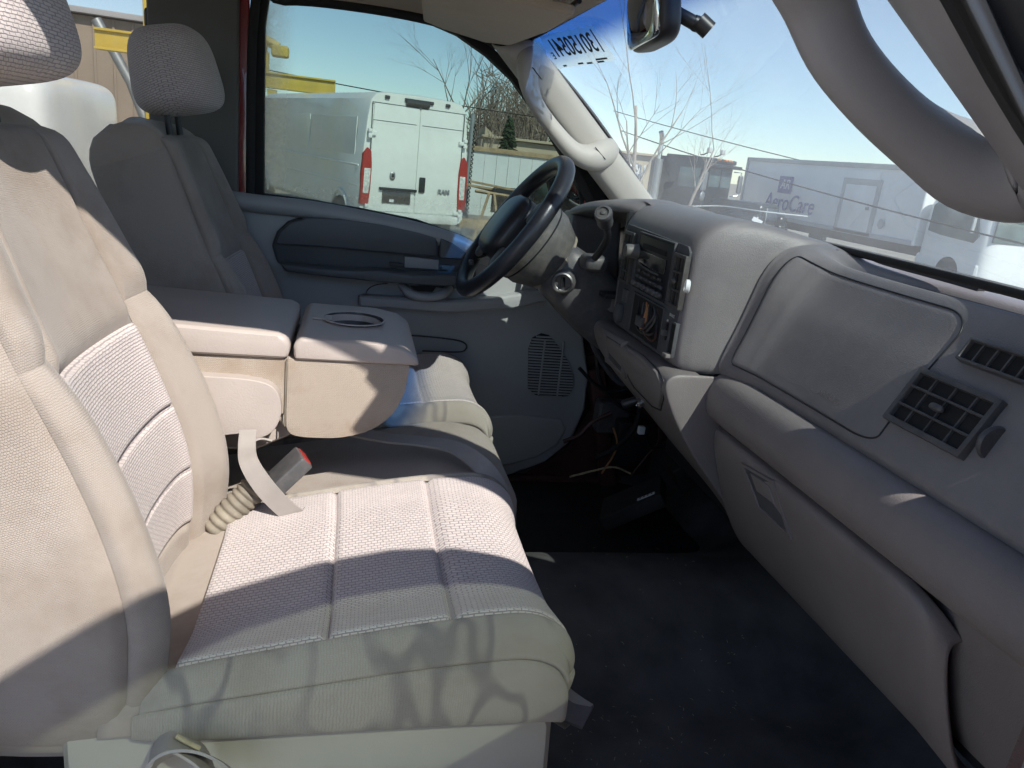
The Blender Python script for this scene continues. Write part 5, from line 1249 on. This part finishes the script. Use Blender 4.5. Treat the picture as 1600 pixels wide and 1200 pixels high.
# local x to the right along its windscreen, -y towards us (its nose)
def bb(name, c, s, mat='navy_truck', bev=.04, parent=bt, rot=None): return box(name, c, s, mat, parent, bev, 3, rot)
cb_ = bb('cab', (.95,1.1,1.75), (2.0,2.0,1.80), bev=.12); bb('roof_cap', (.95,.9,2.66), (1.95,1.8,.16), bev=.07); bb('sun_visor', (.95,-.05,2.50), (2.02,.35,.12), bev=.04)
bb('windscreen', (.97,.09,2.08), (1.62,.04,.62), 'cab_glass', .05, cb_); bb('side_window', (-.055,.75,2.02), (.04,.8,.66), 'cab_glass', .05, cb_); bb('screen_divider', (.97,.06,2.08), (.05,.03,.62), 'navy_truck', .01, cb_)
bb('bonnet', (.95,-1.0,1.05), (1.55,2.0,.80), bev=.22); bb('grille', (.95,-2.02,.98), (.9,.06,.65), 'chrome', .03); bb('front_bumper', (.95,-2.15,.50), (2.2,.25,.35), 'chrome', .06)
for x in (-.05,1.95): bb('fender', (x,-1.4,.85), (.5,1.5,.5), bev=.2); lathe('wheel', [(.001,-.14),(.45,-.14),(.5,-.06),(.5,.06),(.45,.14),(.001,.14)], 'rubber', bt, (x,-1.4,.5), (1,0,0), 24)
for y in (2.9,4.2):
    for x in (.1,1.8): lathe('wheel', [(.001,-.2),(.45,-.2),(.5,-.1),(.5,.1),(.45,.2),(.001,.2)], 'rubber', bt, (x,y,.5), (1,0,0), 24)
bb('chassis', (.95,3.0,.85), (.9,4.4,.3), 'black', .03); bb('sleeper_back', (.95,2.25,1.7), (1.9,.3,1.7), 'navy_truck', .08)
sx, sy = -.30, 1.9
stk = tube('exhaust_stack', [(sx,sy,1.1),(sx,sy,2.55),(sx,sy,3.05),(sx-.03,sy,3.25),(sx-.14,sy,3.42)], .085, 'chrome', bt, seg=14, smoothn=24)
tube('heat_shield', [(sx,sy-.02,.9),(sx,sy-.02,2.52)], .14, 'galv', bt, seg=14)
for i, x in enumerate((.30,.78,1.0,1.22)): bb('roof_marker', (x,-.10,2.70-.0*i), (.13,.10,.06), 'amber', .02)
for x in (.35,1.35): wl = bb('work_lamp', (x,.35,2.98), (.22,.12,.18), 'lamp_clear', .03); tube('lamp_bracket', [(x,.4,2.90),(x-.15,.45,2.82),(x-.3,.5,2.80)], .025, 'black', bt, seg=5)
for sgn, x in ((-1,-.42),(1,2.32)):
    mr2 = bb('side_mirror', (x,-.05,1.95), (.26,.10,.62), 'galv', .04); tube('mirror_frame', [(x-sgn*.3,.1,1.5),(x,-.05,1.55),(x,-.05,2.36),(x-sgn*.3,.1,2.36)], .025, 'chrome', bt, seg=6)
sellip('spot_mirror', (-.40,-.05,1.45), (.16,.05,.16), 'galv', bt, (1,1), (10,14))
tag(ribbon('white_tape', [at(1080,322,'y',19), at(1130,322,'y',18.5), at(1190,330,'y',17.5), at(1262,338,'y',17)], (0,0,.028), 'white', None, 40), 'white tape strung in front of the black truck', 'tape')
tk = at(1183,345,'y',18.5); tag(box('windscreen_note', tk, (.32,.03,.12), 'label_white', None, 0, 1, Matrix.Rotation(math.radians(20),3,'Y')), 'white paper note lying on the black truck bonnet', 'note')
ws2 = empty('white_tank', 'white bundle of tanks and hoses left of the exhaust stack', 'tank', (9.6,26.6,-.25))
sellip('tank', (.1,.3,1.35), (.75,.6,.75), 'white', ws2, (.7,.7)); sellip('tank_cap', (.2,0,2.1), (.4,.4,.2), 'galv', ws2, (.8,.8), (8,14))
for k in range(3): tube('hose', [(-.2+k*.2,-.4,2.2),(.1+k*.2,-.6,1.9),(.3+k*.15,-.5,2.2),(.4+k*.1,-.4,1.6)], .03, 'white', ws2, seg=5, smoothn=14)

# ---- box truck
bx_ = empty('box_truck', 'white box truck with blue lettering parked beyond the bonnet', 'truck', (16.0,18.6,-.45), 0)
# local: x away from us, y along its length; nose towards -y
BL, BW, BB, BT = 11.0, 2.4, 1.0, 3.22
box('cargo_box', (BW/2,BL/2,(BB+BT)/2), (BW,BL,BT-BB), 'box_white', bx_, .04)
box('top_rail', (-.02,BL/2,BT-.06), (.06,BL,.16), 'box_rail', bx_, .01); box('front_top_rail', (BW/2,-.02,BT-.08), (BW,.06,.20), 'box_rail', bx_, .01); box('rear_post', (-.02,BL-.05,(BB+BT)/2), (.06,.14,BT-BB), 'box_rail', bx_, .01)
box('bottom_rail', (-.02,BL/2,BB+.05), (.06,BL,.14), 'box_rail', bx_, .01); tube('corner_post', [(.0,.0,BB),(.0,.0,BT)], .06, 'box_white', bx_, seg=10)
sd_ = box('side_door', (-.025,3.0,2.05), (.04,1.7,1.9), 'box_white', bx_, .01)
ring('side_door_frame', [V((-.05,y,z)) for y, z in ((2.2,1.1),(3.8,1.1),(3.8,2.55),(2.2,2.55))], [V((-.05,y,z)) for y, z in ((2.0,1.0),(4.0,1.0),(4.0,2.75),(2.0,2.75))], (.05,0,0), 'box_rail', bx_, .005)
box('side_door_handle', (-.07,2.4,1.85), (.05,.12,.10), 'galv', sd_, .01); sellip('side_emblem', (-.05,1.6,1.45), (.01,.16,.16), 'box_rail', bx_, (1,1), (6,18))
sq = box('logo_square', (-.03,7.65,2.30), (.02,.95,.62), 'logo_blue', bx_, 0); letters('logo_monogram', 'AR', .52, 'box_white', bx_, (-.045,7.65,2.30), (0,-1,0), (0,0,1), .004, .25)
letters('side_lettering', 'AeroCare', .86, 'logo_blue', bx_, (-.035,7.65-.45,1.63), (0,-1,0), (0,0,1), .004, .18)
def diamond(name, x, z, mat, s): return prism(name, [V((x,-.03,z-s)),V((x+s*.8,-.03,z)),V((x,-.03,z+s)),V((x-s*.8,-.03,z))], (0,.02,0), mat, bx_)
M['green'] = plastic('green', (.02,.22,.14), .5, .05, 3, 0)
diamond('hazard_diamond', .35, 2.62, 'yellow', .26); diamond('hazard_diamond', 1.95, 2.45, 'green', .27)
cbx = sellip('cab', (1.15,-1.35,1.30), (1.14,1.28,1.28), 'box_white', bx_, (.30,.30)); box('cab_lower', (1.15,-1.3,.55), (2.2,2.4,.6), 'box_white', bx_, .12)
prism('side_window', [V((-.004,y,z)) for y, z in ((-.45,1.50),(-.45,2.20),(-.60,2.32),(-1.85,2.32),(-2.15,2.15),(-2.35,1.55),(-2.2,1.36),(-1.0,1.42))], (.04,0,0), 'cab_glass', cbx, .012); box('windscreen', (1.15,-2.63,1.85), (1.9,.06,.85), 'cab_glass', cbx, .06); box('mirror_arm', (-.2,-2.3,1.9), (.10,.06,.6), 'box_rail', cbx, .03)
for x in (.3,.9,1.5): box('roof_marker', (x,-2.0,2.60), (.12,.1,.06), 'amber', bx_, .02)
for y in (-1.5,8.3):
    for x in (.15,2.2): lathe('wheel', [(.001,-.14),(.42,-.14),(.47,-.06),(.47,.06),(.42,.14),(.001,.14)], 'rubber', bx_, (x,y,.47), (1,0,0), 22)
box('chassis', (1.2,4.5,.8), (.9,11,.3), 'black', bx_, .03)
